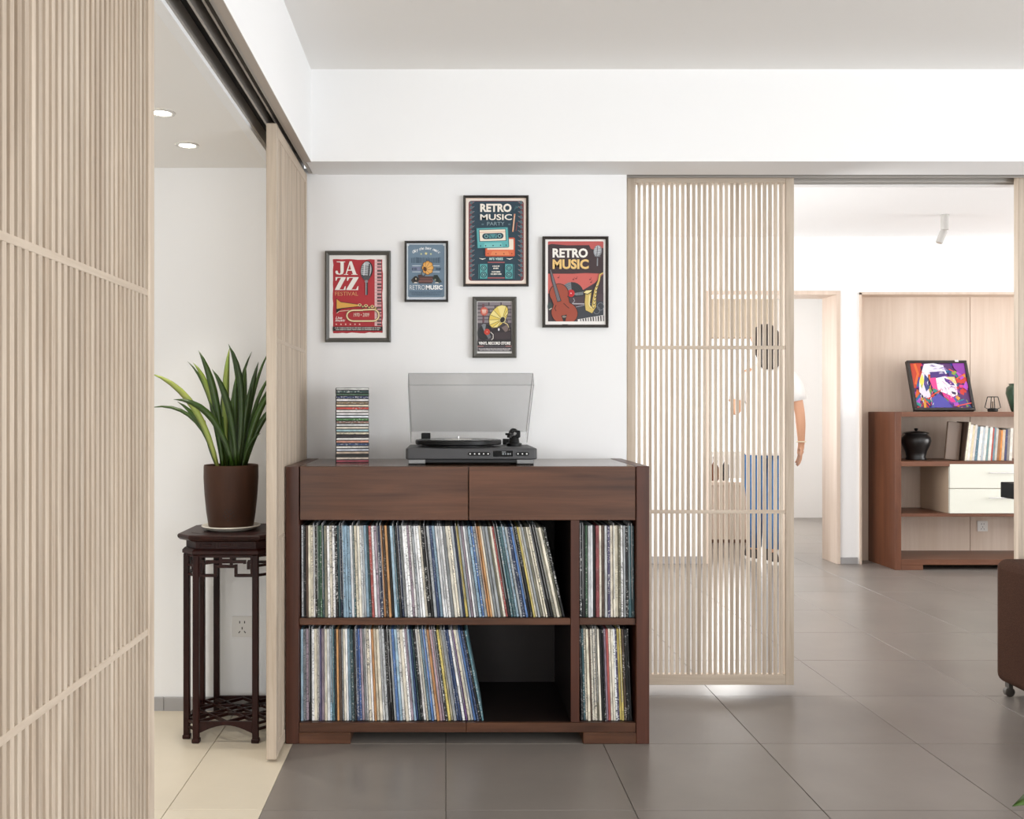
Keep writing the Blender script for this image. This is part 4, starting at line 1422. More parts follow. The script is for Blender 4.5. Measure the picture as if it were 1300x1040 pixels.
for sx, sy in ((-0.098, -0.140), (0.098, -0.140), (0.140, -0.098), (0.140, 0.098), (0.098, 0.140), (-0.098, 0.140), (-0.140, 0.098), (-0.140, -0.098)):
    if leg is None:
        lm = MB().mat(ROSEWOOD).box(-0.010, 0.010, -0.010, 0.010, 0.0, 0.620, 0.002)
        lm.box(-0.0125, 0.0125, -0.0125, 0.0125, 0.0005, 0.014, 0.002)
        leg = lm.build('leg', parent=st, world=False)
    else:
        leg = copy_obj(leg, st, 'leg')
    leg.location = (sx, sy, 0)
# lower shelf of crossing bars
ls = MB().mat(ROSEWOOD)
for a, b_ in (((-.13, -.10), (.10, .13)), ((-.10, -.13), (.13, .10)), ((-.13, .10), (.10, -.13)), ((-.10, .13), (.13, -.10)), ((-.13, .0), (.0, .13)), ((.0, -.13), (.13, .0)),
              ((-.13, .0), (.0, -.13)), ((.0, .13), (.13, .0)), ((-.135, -.045), (.135, -.045)), ((-.135, .045), (.135, .045))):
    ls.bar((SX + a[0], SY + a[1], 0.064), (SX + b_[0], SY + b_[1], 0.064), 0.006, 0.010)
ls.build('lattice_shelf', parent=st)

# saucer and pot
PTX, PTY = SX - 0.012, SY - 0.01
SAUC = plain('saucer_cream', '#d8d2c6', 0.35)
sc_ = soft(MB().mat(SAUC).lathe([(0.070, 0.0), (0.086, 0.004), (0.100, 0.014), (0.098, 0.0165), (0.084, 0.009), (0.0, 0.0085)], (0, 0, 0), 40, cap=False).build('saucer', origin=None, world=False), 50)
sc_.location = (PTX, PTY, 0.6880)
tag(sc_, 'cream saucer under the brown plant pot on the rosewood stand', 'saucer')
pot = thing('potted_plant', 'sword-leaved green plant in a tall brown pot on the rosewood stand', 'potted plant', (PTX, PTY, 0.6975))
POTM = wood('pot_brown_glaze', '#4c3123', '#382217', 'z', 0.5, fine=12, long=3, bump=0.05, per_object=0, spec=0.2)
pz = 0.6975
pm = MB().mat(POTM).lathe([(0.070, 0.0), (0.076, 0.004), (0.083, 0.05), (0.089, 0.11), (0.0925, 0.17), (0.092, 0.208), (0.0905, 0.213), (0.086, 0.211), (0.083, 0.19), (0.0, 0.188)], (PTX, PTY, pz), 48, cap=False)
soft(pm.build('pot', parent=pot), 45)
soft(MB().mat(plain('potting_soil', '#2a2019', 0.95, bump=0.6, bscale=90)).lathe([(0.0835, 0.186), (0.06, 0.194), (0.0, 0.197)], (PTX, PTY, pz), 32, cap=False).build('soil', parent=pot))
hol = MB().mat(plain('pot_dimple', '#1d120c', 0.7))
rg = random.Random(3)
for k, (u, v) in enumerate(((0, 0), (9, 8), (-9, 8), (0, 16), (10, -9), (-10, -7), (0, -16), (18, 0), (-18, 1), (8, 22), (-8, 23), (16, 14), (-15, 15))):
    a = -PI / 2 + 0.12 + (u + rg.uniform(-2, 2)) * 0.0009 / 0.085
    z = pz + 0.045 + v * 0.0009
    r = 0.082 + (z - pz - .045) * 0.1
    M_ = Matrix.Translation((PTX + r * math.cos(a), PTY + r * math.sin(a), z)) @ Matrix.Rotation(a + PI / 2, 4, 'Z') @ Matrix.Rotation(PI / 2, 4, 'X')
    hol.lathe([(0.0030, -0.0015), (0.0022, 0.0014)], (0, 0, 0), 8, M=M_)
hol.build('dimples', parent=pot)


def leaf_mat(name, c1, c2, c3):
    m, nt, b = new_mat(name)
    N, L = nt.nodes, nt.links
    info = N.new('ShaderNodeObjectInfo')
    r = N.new('ShaderNodeValToRGB')
    r.color_ramp.elements[0].color = (*lin(c1), 1)
    r.color_ramp.elements[1].color = (*lin(c2), 1)
    L.new(info.outputs['Random'], r.inputs['Fac'])
    tc = N.new('ShaderNodeTexCoord')
    n = N.new('ShaderNodeTexNoise')
    n.inputs['Scale'].default_value = 25
    L.new(tc.outputs['Object'], n.inputs['Vector'])
    mix = N.new('ShaderNodeMix')
    mix.data_type = 'RGBA'
    mix.blend_type = 'MULTIPLY'
    mix.inputs['Factor'].default_value = 0.3
    L.new(r.outputs['Color'], mix.inputs['A'])
    L.new(n.outputs['Color'], mix.inputs['B'])
    L.new(mix.outputs['Result'], b.inputs['Base Color'])
    b.inputs['Roughness'].default_value = 0.35
    b.inputs['Subsurface Weight'].default_value = 0.0
    b.inputs['Transmission Weight'].default_value = 0.0
    return m


LEAF = leaf_mat('sword_leaf_green', '#2b4413', '#42601a', '#6d8a2e')
LEAFL = leaf_mat('sword_leaf_light', '#8fa345', '#a9b85c', '#a9b85c')


def blade(p0, p1, p2, width, m, parent, name='leaf', fold=0.25, n=9, facing=(0, -1, 0)):
    """arched strap leaf along a quadratic curve, folded along its midrib, with real thickness"""
    p0, p1, p2 = Vector(p0), Vector(p1), Vector(p2)
    mb = MB().mat(m)
    mb.smooth = True
    F = Vector(facing)
    ring = []
    for i in range(n + 1):
        s = i / n
        c = p0 * (1 - s) ** 2 + p1 * 2 * s * (1 - s) + p2 * s * s
        d = ((p1 - p0) * (1 - s) + (p2 - p1) * s).normalized()
        side = d.cross(F)
        side = side.normalized() if side.length > 1e-4 else Vector((1, 0, 0))
        nrm = side.cross(d).normalized()
        w = width * (0.55 + 0.45 * math.sin(min(1, s * 1.6) * PI / 2)) * (1 - max(0, (s - 0.45) / 0.55) ** 2.2) / 2 + 0.0004
        tk = 0.0006
        ring.append([c - side * w - nrm * w * fold, c + nrm * tk, c + side * w - nrm * w * fold, c - nrm * tk * 2])
    mb.loft(ring)
    return mb.build(name, parent=parent)


kL = 3.25 / FPX / 3.714
def LP(u, v, dy=0.0):
    return Vector(((190 + u / 3.714 - VPX) * 3.25 / FPX, 3.25 + dy, CAM_H - (420 + v / 3.714 - 520) * 3.25 / FPX))


LEAVES = [  # tip, control, base u, width, depth of tip, light
    ((48, 207), (250, 270), 330, 26, -0.10, 1), ((22, 362), (250, 320), 322, 15, -0.04, 0), ((156, 140), (290, 250), 345, 13, 0.06, 0), ((198, 150), (300, 250), 350, 24, 0.02, 1),
    ((248, 97), (335, 260), 347, 30, -0.05, 0), ((361, 75), (333, 270), 362, 28, 0.05, 1), ((371, 62), (465, 250), 402, 28, 0.0, 0), ((394, 75), (478, 230), 415, 25, -0.06, 0),
    ((459, 92), (385, 260), 372, 15, 0.08, 0), ((551, 80), (465, 220), 432, 12, 0.08, 0), ((524, 150), (470, 300), 425, 24, -0.04, 0), ((575, 190), (480, 290), 430, 15, 0.05, 0),
    ((585, 232), (480, 320), 440, 14, 0.07, 0), ((596, 285), (500, 340), 442, 26, -0.03, 0), ((606, 352), (510, 390), 446, 24, 0.0, 0), ((148, 325), (330, 320), 402, 26, -0.09, 0),
    ((150, 335), (262, 400), 327, 20, -0.05, 0), ((262, 290), (305, 420), 340, 16, 0.03, 0), ((535, 482), (470, 510), 440, 14, -0.05, 0), ((272, 420), (272, 520), 322, 15, -0.03, 0),
    ((412, 215), (398, 400), 395, 34, -0.02, 0), ((318, 185), (405, 320), 412, 28, -0.07, 0), ((445, 165), (435, 330), 420, 26, 0.03, 0), ((335, 255), (335, 420), 360, 30, 0.04, 0),
    ((490, 250), (450, 400), 425, 24, -0.04, 0), ((300, 330), (330, 440), 350, 22, -0.05, 0), ((462, 330), (440, 460), 415, 26, 0.0, 0), ((380, 300), (375, 450), 380, 26, 0.03, 0)]
for tip, ct, bu, w, dy, light in LEAVES:
    blade(LP(bu, 650, dy * 0.25), LP(*ct, dy * 0.5), LP(*tip, dy), w * 1.22 * kL, LEAFL if light else LEAF, pot)

# ---- socket on the hall wall
PLATE = plain('socket_white', '#eceae6', 0.35)
def socket(label, cx, cz, wy, size=0.076):
    t = thing('wall_socket', label, 'socket', (cx, wy, cz))
    h = size / 2
    MB().mat(PLATE).box(cx - h, cx + h, wy - 0.008, wy - 0.0005, cz - h, cz + h, 0.002).build('plate', parent=t)
    s = MB().mat(BLACKP)
    for dx, dz, rot in ((-0.009, 0.016, 0), (0.009, 0.016, 0), (0, -0.006, 0), (-0.010, -0.020, 0.6), (0.010, -0.020, -0.6)):
        s.box(-0.0016, 0.0016, -0.0006, 0.0006, -0.0045, 0.0045, M=Matrix.Translation((cx + dx, wy - 0.0082, cz + dz)) @ Matrix.Rotation(rot, 4, 'Y'))
    s.build('slots', parent=t)
    return t


sp_ = PX(308, 795, 3.46)
socket('white wall socket seen between the legs of the rosewood stand', sp_.x, sp_.z, 3.46)

# ---- recessed downlights in the hall ceiling
LAMP = glow('downlight_glow', (1.0, 0.93, 0.82), 14)
RIMM = plain('downlight_rim', '#d6d4d0', 0.3, 0.6)
for x, y, lab in ((-0.845, 2.815, 'recessed ceiling downlight in the hall, half hidden by the near slatted door'), (-0.864, 3.16, 'recessed ceiling downlight in the hall, above the potted plant')):
    t = thing('downlight', lab, 'ceiling light', (x, y, 1.985), 0, 'recessed downlights in the hall')
    soft(MB().mat(RIMM).lathe([(0.026, -0.001), (0.030, -0.005), (0.038, -0.004), (0.040, -0.0005)], (x, y, 1.985), 28, cap=False).build('rim', parent=t))
    MB().mat(LAMP).lathe([(0.0265, -0.0022), (0.0265, -0.0008)], (x, y, 1.985), 24).build('lens', parent=t)
    ld_ = bpy.data.lights.new('downlight_beam', 'SPOT')
    ld_.energy = 26
    ld_.spot_size = math.radians(58)
    ld_.spot_blend = 1.0
    ld_.shadow_soft_size = 0.022
    ld_.color = (1.0, 0.93, 0.82)
    lo_ = bpy.data.objects.new('downlight_beam', ld_)
    lo_.location = (x, y, 1.975)
    COL.objects.link(lo_)

# =================================================================== STUDY: BOOKCASE
BY0, BY1 = 6.47, 6.884
kb = BY0 / FPX
bx = lambda x: (x - VPX) * kb
bz = lambda y: CAM_H - (y - 520) * kb
BX0, BX1 = bx(1136.5), 5.1
bc = thing('low_bookcase', 'reddish teak open bookcase with two white drawers standing in the oak niche', 'bookcase', ((BX0 + BX1) / 2, 6.68, 0))
ST = 0.042
zt = bz(523)
MB().mat(TEAKZ).box(BX0, BX0 + ST, BY0, BY1, 0.0, zt, 0.002).build('side_panel', parent=bc)
MB().mat(TEAKZ).box(BX1 - ST, BX1, BY0, BY1, 0.0, zt, 0.002).build('side_panel', parent=bc)
ib0, ib1 = BX0 + ST + 0.0005, BX1 - ST - 0.0005
MB().mat(TEAKX).box(ib0, ib1, BY0 + 0.001, BY1, zt - 0.034, zt - 0.0005, 0.002).build('top_board', parent=bc)
zs1, zs0 = bz(585.8), bz(592.2)
MB().mat(TEAKX).box(ib0, ib1, BY0 + 0.003, BY1, zs0, zs1, 0.0015).build('shelf', parent=bc)
zl1, zl0 = bz(652.3), bz(656.2)
MB().mat(TEAKX).box(ib0, ib1, BY0 + 0.003, BY1, zl0, zl1, 0.0015).build('shelf', parent=bc)
zb1, zb0 = bz(710.5), bz(717.5)
MB().mat(TEAKX).box(ib0, ib1, BY0 + 0.001, BY1, zb0, zb1, 0.002).build('bottom_board', parent=bc)
for x0, x1 in ((ib0, bx(1172)), (BX1 - 0.24, ib1)):
    MB().mat(TEAKX).box(x0, x1, BY0 + 0.0005, BY0 + 0.38, 0.0, zb0 - 0.0005, 0.002).build('foot', parent=bc)
DRX0, DRX1 = bx(1206), 4.62
GLOSSW = plain('white_lacquer', '#e6e7dc', 0.18)
MB().mat(plain('drawer_carcass', '#b9a48e', 0.5)).box(DRX0 + 0.001, DRX1 - 0.001, BY0 + 0.022, BY1 - 0.01, zl1 + 0.0005, zs0 - 0.0005).build('drawer_case', parent=bc)
for v0, v1, hv in ((589.4, 620.0, 600.2), (620.8, 652.0, 632.0)):
    d = MB().mat(GLOSSW).box(DRX0, DRX1, BY0 - 0.0005, BY0 + 0.0205, bz(v1), bz(v0), 0.0015).build('drawer', parent=bc)
    hx0 = bx(1253)
    hx1 = hx0 + 0.19
    zh = bz(hv)
    hm = MB().mat(CHROME).tube([(hx0, BY0 - 0.024, zh), (hx1, BY0 - 0.024, zh)], 0.0045, 10)
    for xx in (hx0 + 0.02, hx1 - 0.02):
        hm.tube([(xx, BY0 - 0.024, zh), (xx, BY0 - 0.0002, zh)], 0.0035, 8)
    hm.build('handle', parent=d)

# ---- framed colourful portrait leaning on the bookcase
AW, AH = 0.425, 0.375
art = thing('leaning_painting', 'framed multicoloured painted portrait leaning back on top of the teak bookcase', 'painting', (3.285, 6.615, zt + 0.0114))
art.rotation_euler = (-math.radians(18.5), 0, 0)
kw = dict(parent=art, world=False)
FB2 = plain('painting_frame_black', '#2d2826', 0.4)
fwid, fdep = 0.019, 0.034
MB().mat(FB2).box(0, AW, 0, fdep, 0, fwid, 0.002).build('frame_bar', **kw)
MB().mat(FB2).box(0, AW, 0, fdep, AH - fwid, AH, 0.002).build('frame_bar', **kw)
MB().mat(FB2).box(0, fwid, 0, fdep, fwid, AH - fwid, 0.002).build('frame_bar', **kw)
MB().mat(FB2).box(AW - fwid, AW, 0, fdep, fwid, AH - fwid, 0.002).build('frame_bar', **kw)
MB().mat(plain('white_clip', '#f0f0ee', 0.4)).box(AW * 0.80, AW * 0.86, -0.002, 0.012, AH - 0.012, AH + 0.003, 0.001).build('clip', **kw)
# abstract painted head in loose colour patches
u0_, v0_, u1_, v1_ = 160, 155, 1085, 875       # canvas in its own drawing units
iw, ih = AW - 2 * fwid, AH - 2 * fwid
pf = lambda u, v, d: (fwid + (u - u0_) / (u1_ - u0_) * iw, 0.012 - d, AH - fwid - (v - v0_) / (v1_ - v0_) * ih)
P = Print(pf)
P.rect(u0_, v0_, u1_, v1_, '#5a2f6a')
rg = random.Random(21)
pal = ['#c8372c', '#d8602c', '#3a3f9a', '#7a2f9a', '#e0388a', '#2a6a9a', '#8aa03a', '#1c2440', '#d89a3a', '#2f8a8a', '#b04ac0', '#4a3a8a']
clampu = lambda u: max(u0_, min(u1_, u))
clampv = lambda v: max(v0_, min(v1_, v))
for k in range(120):
    u, v = rg.uniform(u0_, u1_), rg.uniform(v0_, v1_)
    a, l, w = rg.uniform(0, PI), rg.uniform(30, 110), rg.uniform(14, 45)
    pts = [(clampu(u + l * math.cos(a) + w * math.sin(a) * s), clampv(v + l * math.sin(a) - w * math.cos(a) * s)) for s in (-1, 1)] + [(clampu(u - l * math.cos(a) * .8 + w * math.sin(a) * s), clampv(v - l * math.sin(a) * .8 - w * math.cos(a) * s)) for s in (1, -1)]
    P.poly(pts, rg.choice(pal))
P.poly([(160, 160), (330, 160), (330, 260), (250, 420), (200, 560), (160, 560)], '#c04028'); P.line([(240, 165), (270, 330), (200, 500)], 40, '#d8682e')
P.poly([(880, 158), (1085, 158), (1085, 340), (980, 330), (900, 240)], '#8a35a0')
P.poly([(400, 170), (560, 158), (720, 190), (760, 330), (600, 330), (440, 340), (340, 300)], '#e9e3f0')
P.poly([(480, 300), (720, 290), (740, 360), (560, 390), (470, 400)], '#4a2f7a')
P.poly([(340, 310), (440, 330), (400, 560), (430, 700), (330, 720), (240, 620), (270, 450)], '#e6d9e6')
P.poly([(270, 450), (340, 330), (360, 440), (300, 560)], '#e8d860')
P.poly([(380, 330), (430, 400), (420, 560), (360, 620), (340, 500)], '#34407a')
P.poly([(440, 400), (560, 390), (560, 590), (480, 560)], '#e0458f')
P.poly([(560, 400), (720, 370), (860, 420), (890, 520), (880, 660), (800, 700), (640, 640), (560, 590)], '#efe6ee')
P.poly([(700, 395), (830, 440), (860, 520), (780, 510), (710, 450)], '#5a358a')
P.poly([(740, 380), (880, 380), (900, 500), (850, 480)], '#e6cf8a')
P.poly([(780, 610), (860, 630), (850, 670), (790, 650)], '#3a2550')
P.poly([(620, 620), (780, 690), (830, 780), (760, 790), (640, 690)], '#d8308a')
P.poly([(430, 720), (560, 650), (660, 720), (760, 870), (400, 870)], '#4f49a6')
for k in range(26):
    u, v = rg.uniform(230, 480), rg.uniform(350, 840)
    P.line([(u, v), (u - 20, v + 30), (u - 15, v + 70 if v < 790 else v + 20)], [4, 14, 3], rg.choice(['#e8e0ee', '#7a4a9a', '#d87838', '#4a9a6a', '#2a2f5a', '#e6589a']))
for k in range(16):
    u, v = rg.uniform(420, 740), rg.uniform(170, 340)
    P.line([(u, v), (u + 40, v - 12), (u + 80, v - 8)], [3, 9, 2], rg.choice(['#7a4ab0', '#3a2a6a', '#c8b8e0', '#ffffff']))
for k in range(46):
    u, v = rg.uniform(560, 870), rg.uniform(390, 690)
    a = rg.choice((0.5, 0.9, 2.2))
    l = rg.uniform(15, 45)
    P.line([(u, v), (u + l * math.cos(a), v + l * math.sin(a)), (u + 1.6 * l * math.cos(a + .3), v + 1.6 * l * math.sin(a + .3))], [2, 10, 2], rg.choice(['#b58ac8', '#d86aa8', '#ffffff', '#7a4a9a', '#e8c8dc', '#c85a9a']))
for (a, b_) in (((890, 420), (1060, 330)), ((420, 690), (600, 600)), ((880, 300), (800, 260)), ((820, 850), (1080, 800)), ((300, 740), (380, 840))):
    P.line([a, b_], 16, '#e0503a')
P.build('canvas', **kw)

# ---- candle lantern, green vase, black jar
lx, ly = 3.853, 6.66
ln = thing('candle_lantern', 'small black wire lantern on the bookcase beside the painting', 'lantern', (lx, ly, zt))
bl = plain('black_iron', '#15110f', 0.5, 0.3)
soft(MB().mat(bl).lathe([(0.030, 0.0005), (0.034, 0.006), (0.032, 0.022), (0.020, 0.026)], (lx, ly, zt), 20).build('base', parent=ln))
wires = MB().mat(bl)
for k in range(4):
    a = PI / 4 + k * PI / 2
    c, s = math.cos(a), math.sin(a)
    wires.tube([(lx + .030 * c, ly + .030 * s, zt + .02), (lx + .050 * c, ly + .050 * s, zt + .03), (lx + .034 * c, ly + .034 * s, zt + .100), (lx + .030 * c, ly + .030 * s, zt + .106)], 0.0028, 6)
wires.tube([(lx + .032 * math.cos(2 * PI * k / 16), ly + .032 * math.sin(2 * PI * k / 16), zt + .105) for k in range(17)], 0.0028, 6, cap=False)
wires.build('wire_cage', parent=ln)
MB().mat(plain('candle_wax', '#8c7a6a', 0.6)).lathe([(0.006, 0.024), (0.006, 0.07), (0.002, 0.074)], (lx, ly, zt), 12).build('candle', parent=ln)
vs_ = MB().mat(plain('green_glaze', '#3f5a48', 0.25, var=0.25, vscale=14)).lathe([(0.050, 0.0005), (0.056, 0.01), (0.070, 0.06), (0.088, 0.13), (0.084, 0.17), (0.066, 0.188), (0.070, 0.198), (0.064, 0.198), (0.058, 0.186)], (0, 0, 0), 36)
vo = soft(vs_.build('glazed_vase', world=False), 50)
vo.location = (4.045, 6.66, zt)
tag(vo, 'green glazed round vase at the right end of the bookcase top', 'vase')
jx, jy = 3.318, 6.67
jr = thing('lidded_jar', 'black glazed jar with a knobbed lid on the upper bookcase shelf', 'jar', (jx, jy, zs1))
JG = plain('black_glaze', '#1d1b1b', 0.3)
soft(MB().mat(JG).lathe([(0.066, 0.0005), (0.069, 0.006), (0.062, 0.02), (0.070, 0.06), (0.090, 0.105), (0.098, 0.135), (0.093, 0.158), (0.074, 0.176), (0.072, 0.183)], (jx, jy, zs1), 40).build('body', parent=jr), 60)
ldj = soft(MB().mat(JG).lathe([(0.082, 0.184), (0.083, 0.190), (0.060, 0.198), (0.014, 0.203)], (jx, jy, zs1), 40).build('lid', parent=jr), 50)
soft(MB().mat(JG).lathe([(0.007, 0.203), (0.012, 0.212), (0.014, 0.218), (0.008, 0.223)], (jx, jy, zs1), 16).build('knob', parent=ldj), 60)

# ---- books on the upper shelf, leaning right
BOOKM = printed_spine('book_spine_print', 0.5, (70, 70, 150), 0.66, 0.9)
bk = MB().mat(plain('brown_cover', '#6d5a4c', 0.5)).box(0, 0.108, 0, 0.016, 0, 0.262, 0.002)
bk = bk.build('book', world=False)
bk.location = (bx(1209.5) - 0.004, BY0 + 0.09, zs1 + 0.0115)
bk.rotation_euler = (0, math.radians(5.5), math.radians(10))
tag(bk, 'large brown book turned cover outwards at the left of the book row', 'book', 'books on the upper bookcase shelf')
BKS = [('#4a3a30', 'dark brown', .270, 7), ('#e8e2cc', 'cream', .268, 13), ('#ece9e2', 'white', .250, 20), ('#e0d2b2', 'pale yellow', .245, 16), ('#d9d4cf', 'light grey', .250, 16), ('#5f7f8f', 'grey-blue', .236, 20),
       ('#eeece6', 'white', .236, 22), ('#b9c2c8', 'silver', .232, 16), ('#e9e6df', 'white', .240, 18), ('#7f9c9c', 'teal grey', .226, 15), ('#e4e0d8', 'off-white', .232, 20), ('#b54a3e', 'red', .226, 10), ('#6e8a94', 'slate', .230, 14), ('#c9c4ba', 'stone', .222, 16),
       ('#9a6a42', 'tan', .214, 18), ('#d88a3a', 'orange', .210, 12), ('#c9b49a', 'beige', .214, 20), ('#3a3f66', 'navy', .214, 16), ('#8d8680', 'grey', .220, 18), ('#e0dcd2', 'ivory', .225, 20)]
xb = bx(1231)
for i, (c, nm, h, w) in enumerate(BKS):
    w_ = w / 1000 * 0.92
    lean = math.radians(7.0 - 0.22 * i)
    mb = MB().mat(BOOKM)
    mb.box(0, 0.0022, 0.002, 0.15, 0, h).box(w_ - 0.0022, w_, 0.002, 0.15, 0, h).box(0, w_, 0, 0.0022, 0, h)
    mb.mat(plain('book_pages', '#e9e4d6', 0.8)).box(0.0022, w_ - 0.0022, 0.0022, 0.147, 0.003, h - 0.004)
    o = mb.build('book', world=False)
    o.color = (*lin(c), 1)
    o.location = (xb, BY0 + 0.075, zs1 + 0.0008 + w_ * math.sin(lean))
    o.rotation_euler = (0, lean, 0)
    tag(o, '%s book on the bookcase shelf, %s spine in the leaning row' % (nm, ordinal(i + 1)), 'book', 'books on the upper bookcase shelf')
    xb += w_ / math.cos(lean) + 0.0012 + (0.0005 if i else 0)

s2 = PX(1246.8, 668, 6.886)
socket('white wall socket on the oak panel under the bookcase drawers', s2.x, s2.z, 6.886)
for x_, nm in ((859.5, 'left'), (875.5, 'right')):
    c_ = PX(x_, 511.5, YF)
    t = thing('light_switch', '%s one of two white light switches behind the slatted door' % nm, 'light switch', (c_.x, YF, c_.z), 0, 'light switches on the far wall')
    MB().mat(PLATE).box(c_.x - 0.038, c_.x + 0.038, YF - 0.009, YF - 0.0005, c_.z - 0.038, c_.z + 0.038, 0.002).build('plate', parent=t)
    MB().mat(PLATE).box(c_.x - 0.028, c_.x + 0.028, YF - 0.0125, YF - 0.0088, c_.z - 0.028, c_.z + 0.028, 0.0015).build('rocker', parent=t)

# ---- ceiling spotlight
qx, qy, qz = 3.15, 5.97, 2.3295
sl = thing('ceiling_spotlight', 'white swivel spotlight on the study ceiling above the bookcase', 'ceiling light', (qx, qy, qz))
WM = plain('lamp_white', '#c6c4c0', 0.5)
soft(MB().mat(WM).lathe([(0.023, -0.095), (0.023, -0.004), (0.027, -0.003), (0.027, 0.0)], (qx, qy, qz), 24).build('stem', parent=sl), 40)
Mh = Matrix.Translation((qx - 0.004, qy, qz - 0.100)) @ Matrix.Rotation(math.radians(22), 4, 'Y')
hd_ = soft(MB().mat(WM).lathe([(0.018, -0.082), (0.021, -0.080), (0.022, -0.006), (0.014, 0.004)], (0, 0, 0), 24, M=Mh).build('head', parent=sl), 40)
MB().mat(plain('lamp_lens', '#b9b2a8', 0.2)).lathe([(0.017, -0.0835), (0.017, -0.081)], (0, 0, 0), 20, M=Mh).build('lens', parent=hd_)

# ---- black table whose corner shows in front of the drawers
tb = thing('black_table', 'black thick-topped table whose corner covers part of the white drawers', 'table', (3.54, 4.5, 0))
BT = plain('table_black', '#0c0c0c', 0.5, spec=0.1)
MB().mat(BT).box(PX(1270, 0, 5.0).x, 4.15, 4.0, 5.0, 0.636, 0.7175, 0.003).build('tabletop', parent=tb)
for x_ in (3.14, 4.06):
    for y_ in (4.09, 4.88):
        MB().mat(BT).box(x_ - 0.025, x_ + 0.025, y_ - 0.025, y_ + 0.025, 0.0, 0.6355, 0.003).build('leg', parent=tb)

# ---- brown ottoman at the right edge
ot = thing('ottoman', 'dark brown fabric ottoman on small casters at the right edge', 'ottoman', (2.62, 3.16, 0))
FAB, nt, b = new_mat('brown_fabric')
N, L = nt.nodes, nt.links
tc = N.new('ShaderNodeTexCoord')
mp = N.new('ShaderNodeMapping'); mp.inputs['Scale'].default_value = (160, 160, 900)
L.new(tc.outputs['Object'], mp.inputs['Vector'])
nz = N.new('ShaderNodeTexNoise'); nz.inputs['Scale'].default_value = 1.0; nz.inputs['Detail'].default_value = 3
L.new(mp.outputs[0], nz.inputs['Vector'])
rp = N.new('ShaderNodeValToRGB')
rp.color_ramp.elements[0].color = (*lin('#35221a'), 1); rp.color_ramp.elements[1].color = (*lin('#4d3529'), 1)
rp.color_ramp.elements[0].position = 0.3; rp.color_ramp.elements[1].position = 0.7
L.new(nz.outputs['Fac'], rp.inputs['Fac']); L.new(rp.outputs['Color'], b.inputs['Base Color'])
b.inputs['Roughness'].default_value = 0.9; b.inputs['Specular IOR Level'].default_value = 0.1
bpn = N.new('ShaderNodeBump'); bpn.inputs['Strength'].default_value = 0.3; bpn.inputs['Distance'].default_value = 0.002
L.new(nz.outputs['Fac'], bpn.inputs['Height']); L.new(bpn.outputs['Normal'], b.inputs['Normal'])
oo = MB().mat(FAB).box(2.118, 3.15, 2.66, 3.655, 0.055, 0.527).build('cushion', parent=ot)
bv = oo.modifiers.new('bevel', 'BEVEL'); bv.width = 0.035; bv.segments = 5
soft(oo, 60)
MB().mat(plain('ottoman_base', '#1c1512', 0.8)).box(2.20, 3.07, 2.74, 3.59, 0.035, 0.058).build('base', parent=ot)
for x_, y_ in ((2.158, 3.622), (3.10, 3.622), (2.158, 2.70), (3.10, 2.70)):
    c = MB().mat(plain('caster_grey', '#5b5650', 0.35, 0.3)).lathe([(0.014, -0.010), (0.0185, -0.008), (0.0185, 0.008), (0.014, 0.010)], (0, 0, 0), 20, M=Matrix.Translation((x_, y_, 0.0190)) @ Matrix.Rotation(PI / 2, 4, 'X'))
    c.box(x_ - 0.008, x_ + 0.008, y_ - 0.013, y_ + 0.013, 0.030, 0.0565)
    soft(c.build('caster', parent=ot), 40)

# ---- leafy plant just outside the lower right corner, two leaves reach in
fp = thing('leafy_plant', 'green leafy plant reaching into the lower right corner of the room', 'plant', (1.66, 2.2, 0))
FG = leaf_mat('broad_leaf_green', '#4a6b25', '#6c8a38', '#8aa04a')
soft(MB().mat(plain('planter_white', '#d9d6d0', 0.5)).lathe([(0.085, 0.0005), (0.092, 0.01), (0.115, 0.19), (0.118, 0.20), (0.110, 0.20), (0.104, 0.175), (0.0, 0.172)], (1.66, 2.2, 0), 36, cap=False).build('planter', parent=fp), 40)
for tip, mid, w in (((1.318, 2.20, 0.176), (1.50, 2.21, 0.27), 0.075), ((1.327, 2.12, 0.130), (1.48, 2.13, 0.20), 0.085), ((1.372, 2.24, 0.530), (1.44, 2.23, 0.66), 0.06), ((1.60, 2.12, 0.62), (1.62, 2.16, 0.42), 0.07), ((1.84, 2.14, 0.55), (1.76, 2.17, 0.45), 0.07), ((1.90, 2.3, 0.35), (1.8, 2.25, 0.4), 0.075), ((1.58, 2.4, 0.5), (1.62, 2.3, 0.5), 0.07)):
    blade((1.66, 2.2, 0.165), mid, tip, w, FG, fp, 'leaf', 0.2, 10, (0, -0.5, 1))

# =================================================================== KITCHEN BEYOND THE DOORWAY
rb = thing('roller_blind', 'beige roller blind over the top of the kitchen window', 'blind', (2.5, 9.56, 2.3))
BLM = plain('blind_beige', '#d6c7b2', 0.8)
MB().mat(BLM).box(1.70, 3.33, 9.565, 9.570, 1.83, 2.30).build('cloth', parent=rb)
MB().mat(plain('blind_bar', '#b7a68f', 0.6)).box(1.70, 3.33, 9.558, 9.577, 1.815, 1.832, 0.003).build('bottom_bar', parent=rb)
MB().mat(BLM).tube([(1.70, 9.57, 2.305), (3.33, 9.57, 2.305)], 0.022, 14).build('roller', parent=rb)
kc = thing('kitchen_bench', 'low pale wooden kitchen bench seen through the slatted door', 'bench', (2.2, 7.95, 0))
MB().mat(OAKPANEL).box(1.80, 2.56, 7.76, 8.16, 0.475, 0.505, 0.003).build('top', parent=kc)
MB().mat(OAKPANEL).box(1.82, 2.16, 7.775, 8.15, 0.03, 0.474, 0.002).build('cupboard', parent=kc)
MB().mat(OAKPANEL).box(2.165, 2.54, 7.775, 8.15, 0.03, 0.474, 0.002).build('cupboard', parent=kc)
